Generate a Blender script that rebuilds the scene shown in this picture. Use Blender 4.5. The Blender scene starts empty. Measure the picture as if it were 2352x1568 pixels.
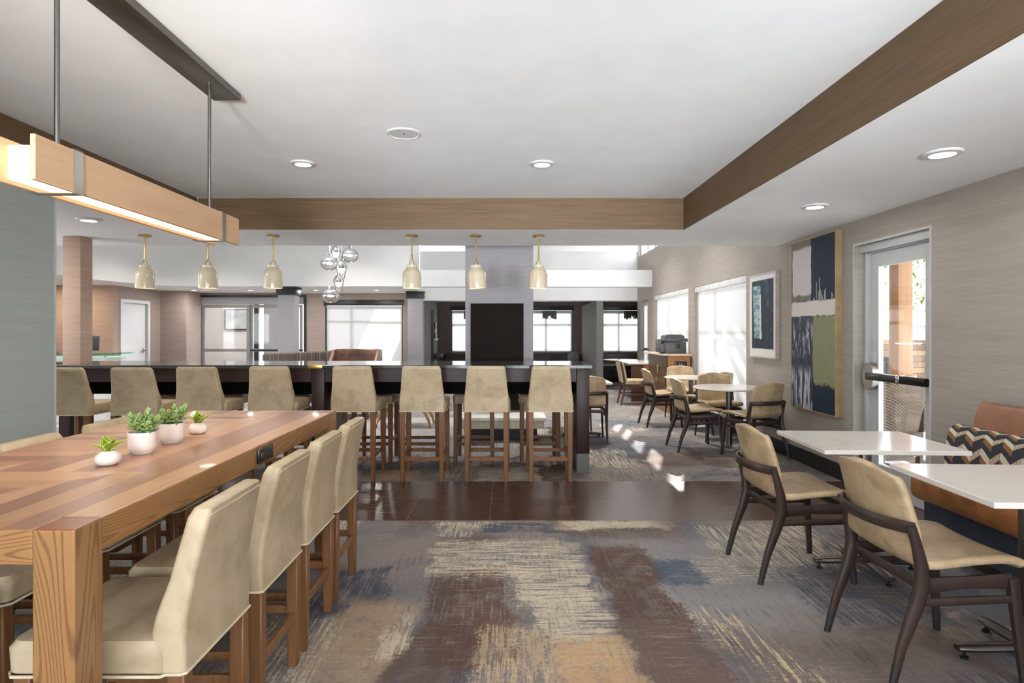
import bpy, bmesh, math, random
from mathutils import Vector, Matrix
PI = math.pi
C = bpy.context.scene.collection
sc = bpy.context.scene

# ---------------------------------------------------------------- shader helper
def lin(c):
    return tuple(((v/255.0)/12.92 if v/255.0 <= 0.04045 else ((v/255.0+0.055)/1.055)**2.4) for v in c) + (1.0,)

class T:
    def __init__(s, name):
        s.mat = bpy.data.materials.new(name); s.mat.use_nodes = True
        s.nt = s.mat.node_tree; s.nt.nodes.clear()
        s.out = s.nt.nodes.new('ShaderNodeOutputMaterial')
    def node(s, t, **kw):
        n = s.nt.nodes.new(t)
        for k, v in kw.items(): setattr(n, k, v)
        return n
    def put(s, sock, v):
        if v is None: return
        if isinstance(v, bpy.types.NodeSocket): s.nt.links.new(v, sock)
        else:
            if hasattr(sock.default_value, '__len__') and len(sock.default_value) == 3 and len(v) == 4: v = v[:3]
            sock.default_value = v
    def m(s, op, a, b=None, c=None, clamp=False):
        n = s.node('ShaderNodeMath', operation=op, use_clamp=clamp)
        for i, v in enumerate((a, b, c)):
            if v is not None: s.put(n.inputs[i], v)
        return n.outputs[0]
    def mix(s, f, a, b, mode='MIX'):
        n = s.node('ShaderNodeMix', data_type='RGBA', blend_type=mode)
        s.put(n.inputs[0], f); s.put(n.inputs[6], a); s.put(n.inputs[7], b)
        return n.outputs[2]
    def obj(s):
        tc = s.node('ShaderNodeTexCoord').outputs['Object']
        r = s.node('ShaderNodeObjectInfo').outputs['Random']
        n = s.node('ShaderNodeVectorMath', operation='ADD')
        cx = s.node('ShaderNodeCombineXYZ'); k = s.m('MULTIPLY', r, 37.0)
        for i in range(3): s.put(cx.inputs[i], k)
        s.put(n.inputs[0], tc); s.put(n.inputs[1], cx.outputs[0])
        return n.outputs[0]
    def pos(s): return s.node('ShaderNodeNewGeometry').outputs['Position']
    def tco(s): return s.node('ShaderNodeTexCoord').outputs['Object']
    def uv(s): return s.node('ShaderNodeTexCoord').outputs['UV']
    def mp(s, v, sca=(1,1,1), rot=(0,0,0), loc=(0,0,0)):
        n = s.node('ShaderNodeMapping'); s.put(n.inputs[0], v)
        n.inputs[1].default_value = loc; n.inputs[2].default_value = rot; n.inputs[3].default_value = sca
        return n.outputs[0]
    def noise(s, v, sca=5, det=3, ro=0.5, dist=0.0, col=False):
        n = s.node('ShaderNodeTexNoise'); s.put(n.inputs['Vector'], v)
        n.inputs['Scale'].default_value = sca; n.inputs['Detail'].default_value = det
        n.inputs['Roughness'].default_value = ro; n.inputs['Distortion'].default_value = dist
        return n.outputs[1 if col else 0]
    def wave(s, v, sca=5, dist=2, det=2, dsc=1.0, d='X', prof='SIN'):
        n = s.node('ShaderNodeTexWave', bands_direction=d, wave_profile=prof); s.put(n.inputs['Vector'], v)
        n.inputs['Scale'].default_value = sca; n.inputs['Distortion'].default_value = dist
        n.inputs['Detail'].default_value = det; n.inputs['Detail Scale'].default_value = dsc
        return n.outputs[1]
    def ss(s, x, a, b):          # smoothstep from a to b
        n = s.node('ShaderNodeMapRange', interpolation_type='SMOOTHSTEP'); s.put(n.inputs[0], x)
        s.put(n.inputs[1], a); s.put(n.inputs[2], b)
        return n.outputs[0]
    def ramp(s, f, stops, const=False):
        n = s.node('ShaderNodeValToRGB'); s.put(n.inputs[0], f); cr = n.color_ramp
        if const: cr.interpolation = 'CONSTANT'
        while len(cr.elements) < len(stops): cr.elements.new(0.5)
        for e, (p, c) in zip(cr.elements, stops): e.position = p; e.color = c
        return n.outputs[0]
    def sep(s, v):
        n = s.node('ShaderNodeSeparateXYZ'); s.put(n.inputs[0], v); return n.outputs
    def comb(s, x, y, z):
        n = s.node('ShaderNodeCombineXYZ')
        for i, v in enumerate((x, y, z)): s.put(n.inputs[i], v)
        return n.outputs[0]
    def white(s, v):
        n = s.node('ShaderNodeTexWhiteNoise', noise_dimensions='3D'); s.put(n.inputs[0], v); return n.outputs[0]
    def bump(s, h, st=0.2, d=0.01):
        n = s.node('ShaderNodeBump'); n.inputs['Strength'].default_value = st; n.inputs['Distance'].default_value = d
        s.put(n.inputs['Height'], h); return n.outputs[0]
    def box(s, u, v, u0, u1, v0, v1, wob=None, soft=0.02):
        """mask of a rectangle with a wobbling brushed edge"""
        if wob is not None: u = s.m('ADD', u, wob); v = s.m('ADD', v, wob)
        a = s.m('MULTIPLY', s.ss(u, u0-soft, u0+soft), s.ss(u, u1+soft, u1-soft))
        b = s.m('MULTIPLY', s.ss(v, v0-soft, v0+soft), s.ss(v, v1+soft, v1-soft))
        return s.m('MULTIPLY', a, b)
    def pbr(s, col, rough=0.5, metal=0.0, normal=None, spec=0.5, emit=None, es=0.0, coat=0.0, trans=0.0):
        p = s.node('ShaderNodeBsdfPrincipled')
        s.put(p.inputs['Base Color'], col); s.put(p.inputs['Roughness'], rough); s.put(p.inputs['Metallic'], metal)
        p.inputs['Specular IOR Level'].default_value = spec
        p.inputs['Coat Weight'].default_value = coat
        p.inputs['Transmission Weight'].default_value = trans
        if normal is not None: s.put(p.inputs['Normal'], normal)
        if emit is not None: s.put(p.inputs['Emission Color'], emit); p.inputs['Emission Strength'].default_value = es
        s.nt.links.new(p.outputs[0], s.out.inputs[0]); return s.mat

def plain(name, c, rough=0.5, metal=0.0, spec=0.5, var=0.06, nscale=8.0, bump=0.0, coat=0.0):
    t = T(name); o = t.obj(); n = t.noise(o, nscale, 4, 0.6)
    a = lin(tuple(v*(1-var) for v in c)); b = lin(tuple(min(255, v*(1+var)) for v in c))
    col = t.mix(t.ss(n, 0.3, 0.7), a, b)
    nb = t.bump(t.noise(o, nscale*30, 2), bump, 0.002) if bump else None
    return t.pbr(col, rough, metal, nb, spec, coat=coat)

def emis(name, c, s):
    t = T(name); return t.pbr(lin(c), 0.5, emit=lin(c), es=s)

def wood(name, c1, c2, axis='Z', sca=1.0, rough=0.4, contrast=0.6, spec=0.4):
    """straight-grown timber: grain lines run along the axis"""
    t = T(name); o = t.obj()
    k = {'X': (0.06, 1, 1), 'Y': (1, 0.06, 1), 'Z': (1, 1, 0.06)}[axis]
    v = t.mp(o, tuple(q*sca for q in k))
    n1 = t.noise(v, 14, 5, 0.6, 0.8); n2 = t.noise(v, 90, 3, 0.6)
    f = t.m('ADD', t.m('MULTIPLY', t.ss(n1, 0.35, 0.68), contrast), t.m('MULTIPLY', t.ss(n2, 0.4, 0.7), 0.25))
    col = t.mix(f, lin(c1), lin(c2))
    return t.pbr(col, rough, normal=t.bump(n2, 0.05, 0.001), spec=spec)

def ash(name, axis='Y', base=(156,113,70), dark=(88,58,32), rough=0.32):
    """ash with bold cathedral grain"""
    t = T(name); o = t.tco()
    k = {'X': (0.10, 1, 1), 'Y': (1, 0.10, 1), 'Z': (1, 1, 0.10)}[axis]
    v = t.mp(o, k)
    big = t.noise(v, 5.5, 1.5, 0.45, 0.3)
    rings = t.m('SINE', t.m('MULTIPLY', big, 360.0))
    fib = t.noise(t.mp(o, tuple(q*3 for q in k)), 120, 3, 0.7)
    line = t.m('MULTIPLY', t.ss(rings, 0.15, 0.95), t.m('ADD', 0.35, t.m('MULTIPLY', fib, 0.75)))
    tone = t.noise(v, 2.5, 2)
    c = t.mix(tone, lin(tuple(q*0.90 for q in base)), lin(tuple(min(255, q*1.08) for q in base)))
    c = t.mix(t.m('MULTIPLY', line, 0.75), c, lin(dark))
    return t.pbr(c, rough, normal=t.bump(line, 0.12, 0.001), spec=0.45, coat=0.15)

def leather(name, c, dark, rough=0.42, sc_=7.0):
    t = T(name); o = t.obj()
    n = t.noise(o, sc_, 4, 0.62, 0.4); n2 = t.noise(o, sc_*4, 3, 0.6)
    f = t.m('ADD', t.m('MULTIPLY', t.ss(n, 0.35, 0.7), 0.75), t.m('MULTIPLY', t.ss(n2, 0.45, 0.75), 0.2))
    col = t.mix(f, lin(c), lin(dark))
    vo = t.node('ShaderNodeTexVoronoi'); t.put(vo.inputs['Vector'], o); vo.inputs['Scale'].default_value = 420
    return t.pbr(col, rough, normal=t.bump(vo.outputs[0], 0.06, 0.001), spec=0.45)

def wallpaper(name, c, c2, rough=0.75):
    """woven grasscloth: fine level threads"""
    t = T(name); o = t.tco()
    n = t.noise(t.mp(o, (2.2, 2.2, 170)), 1.6, 4, 0.62); m_ = t.noise(t.mp(o, (1.2, 1.2, 30)), 1.2, 3, 0.55)
    f = t.m('ADD', t.m('MULTIPLY', t.ss(n, 0.3, 0.72), 0.7), t.m('MULTIPLY', t.ss(m_, 0.35, 0.7), 0.3))
    return t.pbr(t.mix(f, lin(c), lin(c2)), rough, normal=t.bump(n, 0.08, 0.002), spec=0.3)

def brushed(name, c, rough=0.32, axis='Z'):
    t = T(name); o = t.obj()
    k = {'X': (0.02, 1, 1), 'Y': (1, 0.02, 1), 'Z': (1, 1, 0.02)}[axis]
    n = t.noise(t.mp(o, k), 160, 3, 0.6)
    col = t.mix(n, lin(tuple(v*0.86 for v in c)), lin(tuple(min(255, v*1.1) for v in c)))
    return t.pbr(col, t.m('ADD', rough-0.06, t.m('MULTIPLY', n, 0.14)), 1.0)

def glass(name, refl=0.10, tint=(1, 1, 1, 1)):
    t = T(name); tr = t.node('ShaderNodeBsdfTransparent'); tr.inputs[0].default_value = tint
    gl = t.node('ShaderNodeBsdfGlossy'); gl.inputs['Roughness'].default_value = 0.02
    lw = t.node('ShaderNodeLayerWeight'); lw.inputs[0].default_value = 0.25
    mx = t.node('ShaderNodeMixShader')
    t.put(mx.inputs[0], t.m('ADD', refl*0.5, t.m('MULTIPLY', lw.outputs['Fresnel'], refl*2)))
    t.nt.links.new(tr.outputs[0], mx.inputs[1]); t.nt.links.new(gl.outputs[0], mx.inputs[2])
    t.nt.links.new(mx.outputs[0], t.out.inputs[0]); return t.mat

# ---------------------------------------------------------------- mesh helper
class MB:
    def __init__(s): s.bm = bmesh.new(); s.mi = 0
    def _f(s, vs):
        try:
            f = s.bm.faces.new(vs); f.material_index = s.mi; return f
        except ValueError: return None
    def box(s, x0, x1, y0, y1, z0, z1, bev=0.0, seg=2, M=None):
        r = bmesh.ops.create_cube(s.bm, size=1.0)
        mt = Matrix.Translation(((x0+x1)/2, (y0+y1)/2, (z0+z1)/2)) @ Matrix.Diagonal((abs(x1-x0), abs(y1-y0), abs(z1-z0), 1))
        if M is not None: mt = M @ mt
        vs = r['verts']; bmesh.ops.transform(s.bm, matrix=mt, verts=vs)
        fs = set(f for v in vs for f in v.link_faces)
        for f in fs: f.material_index = s.mi
        if bev > 0:
            es = list(set(e for v in vs for e in v.link_edges))
            bmesh.ops.bevel(s.bm, geom=es, offset=bev, segments=seg, profile=0.5, affect='EDGES', clamp_overlap=True, material=-1)
        return s
    def prism(s, pts, a0, a1, axis='Z'):
        def P(p, a):
            return {'Z': (p[0], p[1], a), 'X': (a, p[0], p[1]), 'Y': (p[0], a, p[1])}[axis]
        A = [s.bm.verts.new(P(p, a0)) for p in pts]; B = [s.bm.verts.new(P(p, a1)) for p in pts]
        n = len(pts)
        for i in range(n): s._f((A[i], A[(i+1) % n], B[(i+1) % n], B[i]))
        s._f(A[::-1]); s._f(B); return s
    def rings(s, rs, cap=True, closed=True):
        V = [[s.bm.verts.new(p) for p in r] for r in rs]; n = len(rs[0])
        for a, b in zip(V, V[1:]):
            for i in range(n if closed else n-1): s._f((a[i], a[(i+1) % n], b[(i+1) % n], b[i]))
        if cap and closed: s._f(V[0][::-1]); s._f(V[-1])
        return s
    def lathe(s, prof, c=(0, 0, 0), n=24, cap=True, M=None):
        rs = []
        for r, z in prof:
            ring = []
            for i in range(n):
                a = 2*PI*i/n; p = Vector((r*math.cos(a), r*math.sin(a), z))
                if M is not None: p = M @ p
                ring.append(p + Vector(c))
            rs.append(ring)
        return s.rings(rs, cap)
    def tube(s, path, rad, n=8, flat=1.0, up=(0, 0, 1), square=False):
        """sweep a round (or squarish) section along a path; flat squeezes it across 'up'"""
        P = [Vector(p) for p in path]; rs = []
        if not isinstance(rad, (list, tuple)): rad = [rad]*len(P)
        for i, p in enumerate(P):
            t = (P[min(i+1, len(P)-1)] - P[max(i-1, 0)]).normalized()
            u = Vector(up)
            if abs(t.dot(u)) > 0.97: u = Vector((0, 1, 0)) if abs(t.y) < 0.9 else Vector((1, 0, 0))
            a = t.cross(u).normalized(); b = a.cross(t).normalized(); ring = []
            for k in range(n):
                w = 2*PI*k/n + (PI/n if square else 0); cx_, sx_ = math.cos(w), math.sin(w)
                if square:
                    q = max(abs(cx_), abs(sx_)); e = 0.82
                    cx_, sx_ = cx_*(1-e+e/q), sx_*(1-e+e/q)
                ring.append(p + a*cx_*rad[i]*flat + b*sx_*rad[i])
            rs.append(ring)
        return s.rings(rs)
    def ball(s, c, r, seg=12, M=None):
        if not isinstance(r, (tuple, list)): r = (r, r, r)
        q = bmesh.ops.create_uvsphere(s.bm, u_segments=seg, v_segments=max(6, seg//2), radius=1.0)
        mt = Matrix.Translation(c) @ (M if M is not None else Matrix()) @ Matrix.Diagonal((*r, 1))
        bmesh.ops.transform(s.bm, matrix=mt, verts=q['verts'])
        for f in set(f for v in q['verts'] for f in v.link_faces): f.material_index = s.mi
        return s
    def rr(s, levels, n=5):
        """stack of rounded rectangles: (z, x0, x1, y0, y1, radius)"""
        rs = []
        for z, x0, x1, y0, y1, r in levels:
            ring = []
            for cx_, cy_, a0 in ((x1-r, y1-r, 0), (x0+r, y1-r, 90), (x0+r, y0+r, 180), (x1-r, y0+r, 270)):
                for k in range(n):
                    a = math.radians(a0 + 90*k/(n-1)); ring.append((cx_+r*math.cos(a), cy_+r*math.sin(a), z))
            rs.append(ring)
        return s.rings(rs)
    def build(s, name, mat, parent=None, smooth=40, uvbox=None):
        me = bpy.data.meshes.new(name)
        bmesh.ops.recalc_face_normals(s.bm, faces=s.bm.faces[:])
        if smooth:
            for f in s.bm.faces: f.smooth = True
        s.bm.to_mesh(me); s.bm.free()
        for m_ in (mat if isinstance(mat, (list, tuple)) else [mat]): me.materials.append(m_)
        if smooth: me.set_sharp_from_angle(angle=math.radians(smooth))
        o = bpy.data.objects.new(name, me); C.objects.link(o)
        if parent is not None: o.parent = parent
        return o

def thing(name, label, cat, loc=(0, 0, 0), rz=0.0, group=None):
    o = bpy.data.objects.new(name, None); o.empty_display_size = 0.1; C.objects.link(o)
    o.location = loc; o.rotation_euler = (0, 0, rz); o['label'] = label; o['category'] = cat
    if group: o['group'] = group
    return o
def tag(o, label, cat, group=None, kind=None):
    o['label'] = label; o['category'] = cat
    if group: o['group'] = group
    if kind: o['kind'] = kind
    return o
def struct(name, mb, mat, parent=None, label=None, cat=None, smooth=40):
    o = mb.build(name, mat, parent, smooth); o['kind'] = 'structure'
    if label: o['label'] = label
    if cat: o['category'] = cat
    return o
KIDS = {}
def dup(root, loc, rz=0.0, label=None, group=None):
    """copy of a thing with copies of its parts and their sub-parts"""
    r = root.copy(); C.objects.link(r); r.location = loc; r.rotation_euler = (0, 0, rz)
    if label: r['label'] = label
    if group: r['group'] = group
    for ch in list(root.children):
        c = ch.copy(); C.objects.link(c); c.parent = r
        for g in list(ch.children):
            d = g.copy(); C.objects.link(d); d.parent = c
    return r

def holed(mb, a0, a1, z0, z1, holes, t0, t1, axis):
    """upright wall slab along 'axis' with rectangular openings (a0,a1,z0,z1)"""
    A = sorted({a0, a1, *[h[0] for h in holes], *[h[1] for h in holes]}); Z = sorted({z0, z1, *[h[2] for h in holes], *[h[3] for h in holes]})
    A = [a for a in A if a0 <= a <= a1]; Z = [z for z in Z if z0 <= z <= z1]
    def solid(i, j):
        if i < 0 or j < 0 or i >= len(A)-1 or j >= len(Z)-1: return False
        a, z = (A[i]+A[i+1])/2, (Z[j]+Z[j+1])/2
        return not any(h[0] < a < h[1] and h[2] < z < h[3] for h in holes)
    cache = {}
    def V(a, t, z):
        k = (round(a, 4), round(t, 4), round(z, 4))
        if k not in cache: cache[k] = mb.bm.verts.new((t, a, z) if axis == 'Y' else (a, t, z))
        return cache[k]
    for i in range(len(A)-1):
        for j in range(len(Z)-1):
            if not solid(i, j): continue
            p, q, r, s_ = A[i], A[i+1], Z[j], Z[j+1]
            for t in (t0, t1): mb._f((V(p, t, r), V(q, t, r), V(q, t, s_), V(p, t, s_)))
            if not solid(i-1, j): mb._f((V(p, t0, r), V(p, t1, r), V(p, t1, s_), V(p, t0, s_)))
            if not solid(i+1, j): mb._f((V(q, t0, r), V(q, t1, r), V(q, t1, s_), V(q, t0, s_)))
            if not solid(i, j-1): mb._f((V(p, t0, r), V(q, t0, r), V(q, t1, r), V(p, t1, r)))
            if not solid(i, j+1): mb._f((V(p, t0, s_), V(q, t0, s_), V(q, t1, s_), V(p, t1, s_)))
    return mb
# ---------------------------------------------------------------- materials
M = {}
M['ceil'] = plain('ceiling paint', (245, 246, 247), 0.85, spec=0.2, var=0.01, nscale=3)
M['white'] = plain('white wall paint', (222, 222, 220), 0.8, spec=0.2, var=0.01, nscale=2)
M['bronze_wall'] = wallpaper('bronze soffit covering', (118, 95, 68), (90, 71, 50), 0.55)
M['taupe'] = wallpaper('taupe grasscloth', (168, 161, 152), (148, 140, 132))
M['sage'] = wallpaper('grey green grasscloth', (172, 178, 174), (159, 165, 161))
M['lobby'] = wallpaper('mauve taupe covering', (168, 153, 144), (146, 131, 124))
M['tan_wall'] = wallpaper('warm tan covering', (184, 158, 142), (164, 138, 122))
M['nook'] = wallpaper('dark nook covering', (112, 97, 90), (88, 75, 70))
M['nook_grey'] = wallpaper('grey silk covering', (128, 126, 122), (96, 94, 92))
M['col_grey'] = wallpaper('cool grey column covering', (164, 162, 165), (150, 148, 152))
M['black_base'] = plain('black skirting', (24, 23, 24), 0.45)
M['black'] = plain('black enamel', (18, 18, 19), 0.4)
M['void_black'] = plain('matt black', (9, 9, 10), 0.85, spec=0.1)
M['black_gloss'] = plain('black plastic', (20, 20, 22), 0.22)
M['espresso'] = wood('espresso stained wood', (54, 33, 29), (36, 22, 20), 'Z', 1.0, 0.45, 0.7)
M['espresso_x'] = wood('espresso stained rail', (54, 33, 29), (36, 22, 20), 'X', 1.0, 0.45, 0.7)
M['chair_frame'] = wood('dark walnut chair frame', (60, 46, 41), (38, 29, 26), 'Z', 1.5, 0.36, 0.6)
M['chair_foot'] = plain('scuffed dark foot', (36, 32, 32), 0.5)
M['stool_leg'] = wood('walnut stool legs', (132, 92, 58), (102, 68, 42), 'Z', 1.4, 0.38, 0.55)
M['hide'] = leather('tan mottled hide', (193, 175, 145), (165, 145, 114))
M['hide2'] = leather('honey mottled hide', (192, 170, 136), (152, 127, 95), 0.34)
M['piping'] = plain('cream piping', (206, 192, 164), 0.45)
M['steel'] = brushed('brushed steel', (176, 174, 170), 0.3)
M['steel_d'] = brushed('dark brushed steel', (120, 116, 112), 0.34, 'Y')
M['plinth_steel'] = brushed('dull steel plinth', (104, 102, 98), 0.5)
M['alu'] = plain('satin aluminium', (188, 190, 190), 0.36, 0.0, var=0.02)
M['alu_d'] = plain('grey aluminium', (132, 130, 128), 0.4, 0.0, var=0.03)
M['chrome'] = plain('polished chrome', (225, 225, 225), 0.06, 1.0, var=0.0)
M['brass'] = plain('polished brass', (206, 176, 106), 0.2, 1.0, var=0.03)
M['gold'] = plain('satin gold', (214, 176, 96), 0.3, 1.0, var=0.03)
M['ceramic'] = plain('cream glazed ceramic', (206, 192, 166), 0.12, spec=0.6, var=0.02, coat=0.5)
M['pot'] = plain('white ceramic pot', (236, 228, 220), 0.35, var=0.01)
M['soil'] = plain('grey soil', (92, 90, 86), 0.9, var=0.3, nscale=60)
M['maple'] = wood('maple lamp board', (208, 172, 136), (190, 152, 116), 'Y', 1.0, 0.45, 0.5)
M['lamp_glow'] = emis('lamp diffuser', (255, 226, 184), 1.7)
M['bulb'] = emis('lamp lens', (255, 240, 215), 9.0)
M['shade_in'] = emis('lamp shade inside', (255, 242, 222), 2.2)
M['trim_white'] = plain('white lamp trim', (214, 214, 212), 0.4)
M['navy'] = plain('navy plinth cloth', (34, 42, 56), 0.75)
M['cognac'] = leather('cognac leather', (168, 110, 62), (118, 76, 44), 0.36, 5)
M['cognac_dull'] = leather('russet leather', (142, 98, 74), (118, 80, 60), 0.4, 4)
M['cocoa'] = leather('cocoa leather', (114, 80, 62), (86, 60, 46), 0.34, 5)
M['dark_hide'] = leather('charcoal brown leather', (72, 64, 62), (46, 40, 40), 0.4, 5)
M['printer'] = plain('printer grey', (78, 79, 83), 0.45)
M['printer_d'] = plain('printer dark', (38, 39, 42), 0.4)
M['oak'] = wood('amber veneer', (188, 136, 84), (160, 110, 66), 'Z', 0.6, 0.4, 0.5)
M['dark_veneer'] = wood('dark umber veneer', (96, 68, 48), (72, 50, 36), 'Z', 0.6, 0.36, 0.6)
M['pale_top'] = plain('pale worktop', (206, 186, 160), 0.3)
M['door_white'] = plain('white door paint', (218, 220, 222), 0.5, var=0.01)
M['patio'] = plain('patio concrete', (206, 204, 200), 0.9, nscale=3, var=0.08)
M['cedar'] = wood('cedar post', (168, 130, 92), (142, 106, 72), 'Z', 0.8, 0.6, 0.6)
M['glass'] = glass('clear glass', 0.06)
M['glass_edge'] = glass('green edged glass', 0.12, (0.55, 0.78, 0.68, 1))
M['bubble'] = glass('clear lamp glass', 0.35, (0.93, 0.94, 0.95, 1))

def shade_mat():
    t = T('translucent roller shade')
    o = t.tco(); n = t.noise(t.mp(o, (1, 1, 1)), 300, 2)
    col = t.mix(n, lin((236, 236, 236)), lin((246, 246, 246)))
    d = t.node('ShaderNodeBsdfDiffuse'); t.put(d.inputs[0], col)
    tr = t.node('ShaderNodeBsdfTranslucent'); t.put(tr.inputs[0], t.mix(1.0, col, (0.36, 0.36, 0.36, 1), 'MULTIPLY'))
    mx = t.node('ShaderNodeMixShader'); mx.inputs[0].default_value = 0.5
    t.nt.links.new(d.outputs[0], mx.inputs[1]); t.nt.links.new(tr.outputs[0], mx.inputs[2])
    t.nt.links.new(mx.outputs[0], t.out.inputs[0]); return t.mat
M['shade'] = shade_mat()

def granite():
    t = T('polished dark granite'); o = t.tco()
    vo = t.node('ShaderNodeTexVoronoi'); t.put(vo.inputs['Vector'], o); vo.inputs['Scale'].default_value = 190
    n = t.noise(o, 60, 4, 0.7)
    col = t.ramp(t.m('MULTIPLY', vo.outputs[0], n), [(0.0, lin((34, 34, 36))), (0.35, lin((58, 57, 58))), (0.6, lin((112, 110, 108)))])
    return t.pbr(col, 0.09, spec=0.7)
M['granite'] = granite()

def quartz():
    t = T('white veined quartz'); o = t.obj()
    n = t.noise(t.mp(o, (1, 1, 1), (0, 0, 0.6)), 2.2, 5, 0.6, 1.6)
    vein = t.m('SUBTRACT', 1.0, t.ss(t.m('ABSOLUTE', t.m('SUBTRACT', n, 0.5)), 0.0, 0.012))
    gate = t.ss(t.noise(o, 1.7, 2), 0.5, 0.62)
    col = t.mix(t.noise(o, 3, 3), lin((226, 221, 214)), lin((236, 232, 226)))
    col = t.mix(t.m('MULTIPLY', t.m('MULTIPLY', vein, gate), 0.5), col, lin((172, 168, 164)))
    return t.pbr(col, 0.14, spec=0.55)
M['quartz'] = quartz()

def carpet():
    t = T('abstract woven carpet'); p = t.pos(); sp = t.sep(p); px, py = sp[0], sp[1]
    wv = t.noise(p, 4.0, 5, 0.7, col=True); ero = t.ss(t.noise(p, 7.5, 5, 0.75, 0.3), 0.3, 0.56)
    fine = t.noise(p, 260, 2, 0.7); pile = t.noise(p, 700, 1, 0.5); grit = t.noise(p, 48, 4, 0.8)
    hx = t.noise(t.mp(p, (3.2, 62, 1)), 1.0, 4, 0.7)          # streaks lying across the room
    hy = t.noise(t.mp(p, (58, 3.6, 1)), 1.0, 4, 0.7)          # streaks lying along the room
    hd = t.noise(t.mp(p, (52, 3.4, 1), (0, 0, math.radians(52))), 1.0, 4, 0.7)
    jag = t.m('ADD', t.m('MULTIPLY', t.m('SUBTRACT', grit, 0.5), 0.38), t.m('MULTIPLY', t.m('SUBTRACT', fine, 0.5), 0.3))
    hx, hy, hd = (t.m('ADD', q, jag) for q in (hx, hy, hd))
    streak = {'x': hx, 'y': hy, 'd': hd}
    b1 = t.noise(p, 1.1, 4, 0.6, 0.6); b2 = t.noise(t.mp(p, (1, 1, 1), loc=(7, 3, 0)), 0.9, 4, 0.6, 0.8)
    col = t.mix(t.ss(b1, 0.36, 0.62), lin((108, 109, 114)), lin((140, 130, 123)))
    col = t.mix(t.m('MULTIPLY', t.ss(b2, 0.54, 0.66), 0.8), col, lin((104, 86, 77)))
    b3 = t.noise(t.mp(p, (1, 1, 1), loc=(-4, 9, 0)), 1.3, 3, 0.6, 0.5)
    col = t.mix(t.m('MULTIPLY', t.ss(b3, 0.56, 0.66), t.ss(hd, 0.42, 0.58)), col, lin((196, 184, 162)))
    b4 = t.noise(t.mp(p, (1, 1, 1), loc=(11, -6, 0)), 1.2, 3, 0.6, 0.5)
    col = t.mix(t.m('MULTIPLY', t.ss(b4, 0.57, 0.64), t.ss(hy, 0.4, 0.6)), col, lin((74, 80, 94)))
    col = t.mix(t.m('MULTIPLY', t.ss(hx, 0.5, 0.72), 0.35), col, lin((66, 72, 86)))
    col = t.mix(t.m('MULTIPLY', t.ss(hd, 0.5, 0.7), 0.3), col, lin((156, 148, 140)))
    wob = t.m('MULTIPLY', t.m('SUBTRACT', t.sep(wv)[0], 0.5), 0.3); wob2 = t.m('MULTIPLY', t.m('SUBTRACT', t.sep(wv)[1], 0.5), 0.3)
    gw = t.m('MULTIPLY', t.m('SUBTRACT', t.m('ADD', grit, t.m('MULTIPLY', fine, 0.6)), 0.8), 0.2)
    def patch(cx, cy, w, h, rot, c, st=None, lo=0.42, hi=0.55, soft=0.07, amt=1.0):
        nonlocal col
        dx = t.m('ADD', t.m('ADD', t.m('SUBTRACT', px, cx), wob), gw); dy = t.m('ADD', t.m('ADD', t.m('SUBTRACT', py, cy), wob2), gw)
        a = math.radians(rot); ca, sa = math.cos(a), math.sin(a)
        lx = t.m('ADD', t.m('MULTIPLY', dx, ca/w), t.m('MULTIPLY', dy, sa/w)); ly = t.m('ADD', t.m('MULTIPLY', dx, -sa/h), t.m('MULTIPLY', dy, ca/h))
        d = t.m('MAXIMUM', t.m('ABSOLUTE', lx), t.m('ABSOLUTE', ly))
        k = t.ss(d, 1.0+soft, 1.0-soft)
        if st: k = t.m('MULTIPLY', k, t.ss(streak[st], lo, hi))
        k = t.m('MULTIPLY', k, t.m('ADD', 0.42, t.m('MULTIPLY', ero, 0.5)))
        if amt < 1: k = t.m('MULTIPLY', k, amt)
        col = t.mix(k, col, lin(c))
    cream, tan, brown, slate, pale = (206, 193, 170), (180, 152, 120), (94, 72, 62), (74, 79, 92), (150, 147, 148)
    # near carpet
    patch(1.2, 3.5, 0.52, 0.62, 10, pale, None, soft=0.3, amt=0.8)
    patch(1.35, 2.3, 0.55, 0.45, 0, (112, 98, 90), None, soft=0.4, amt=0.7)
    patch(-0.75, 3.7, 0.35, 0.5, 0, (138, 128, 124), None, soft=0.4, amt=0.8)
    patch(-0.85, 3.16, 0.2, 0.36, 8, slate, 'y', 0.36, 0.5)
    patch(0.08, 4.28, 0.28, 0.1, 0, slate, 'x', 0.35, 0.5)
    patch(0.74, 4.36, 0.36, 0.09, 0, cream, None, soft=0.35)
    patch(-0.35, 4.25, 0.13, 0.14, 0, cream, 'y', 0.45, 0.6)
    patch(-0.66, 2.74, 0.19, 0.36, -6, (172, 150, 126), None, soft=0.25)
    patch(-0.98, 2.6, 0.2, 0.35, -10, cream, 'y', 0.48, 0.6)
    patch(-0.5, 2.75, 0.05, 0.22, -8, cream, 'y', 0.44, 0.55)
    patch(-0.18, 3.02, 0.2, 0.52, 6, brown, 'y', 0.3, 0.5)
    patch(-0.3, 2.6, 0.16, 0.3, -14, brown, None, soft=0.25, amt=0.85)
    patch(0.0, 3.72, 0.46, 0.3, 0, cream, 'x', 0.42, 0.55)
    patch(0.24, 3.36, 0.2, 0.28, 8, cream, 'x', 0.42, 0.54)
    patch(0.33, 2.9, 0.18, 0.42, 10, cream, 'x', 0.4, 0.52)
    patch(0.38, 2.36, 0.17, 0.36, 5, (188, 156, 120), None, soft=0.16)
    patch(0.03, 2.42, 0.17, 0.42, 0, (190, 166, 134), 'y', 0.44, 0.54)
    patch(0.7, 3.12, 0.17, 0.8, 2, brown, 'd', 0.27, 0.44)
    patch(0.72, 2.45, 0.18, 0.4, 8, (116, 98, 92), None, soft=0.3, amt=0.8)
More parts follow.
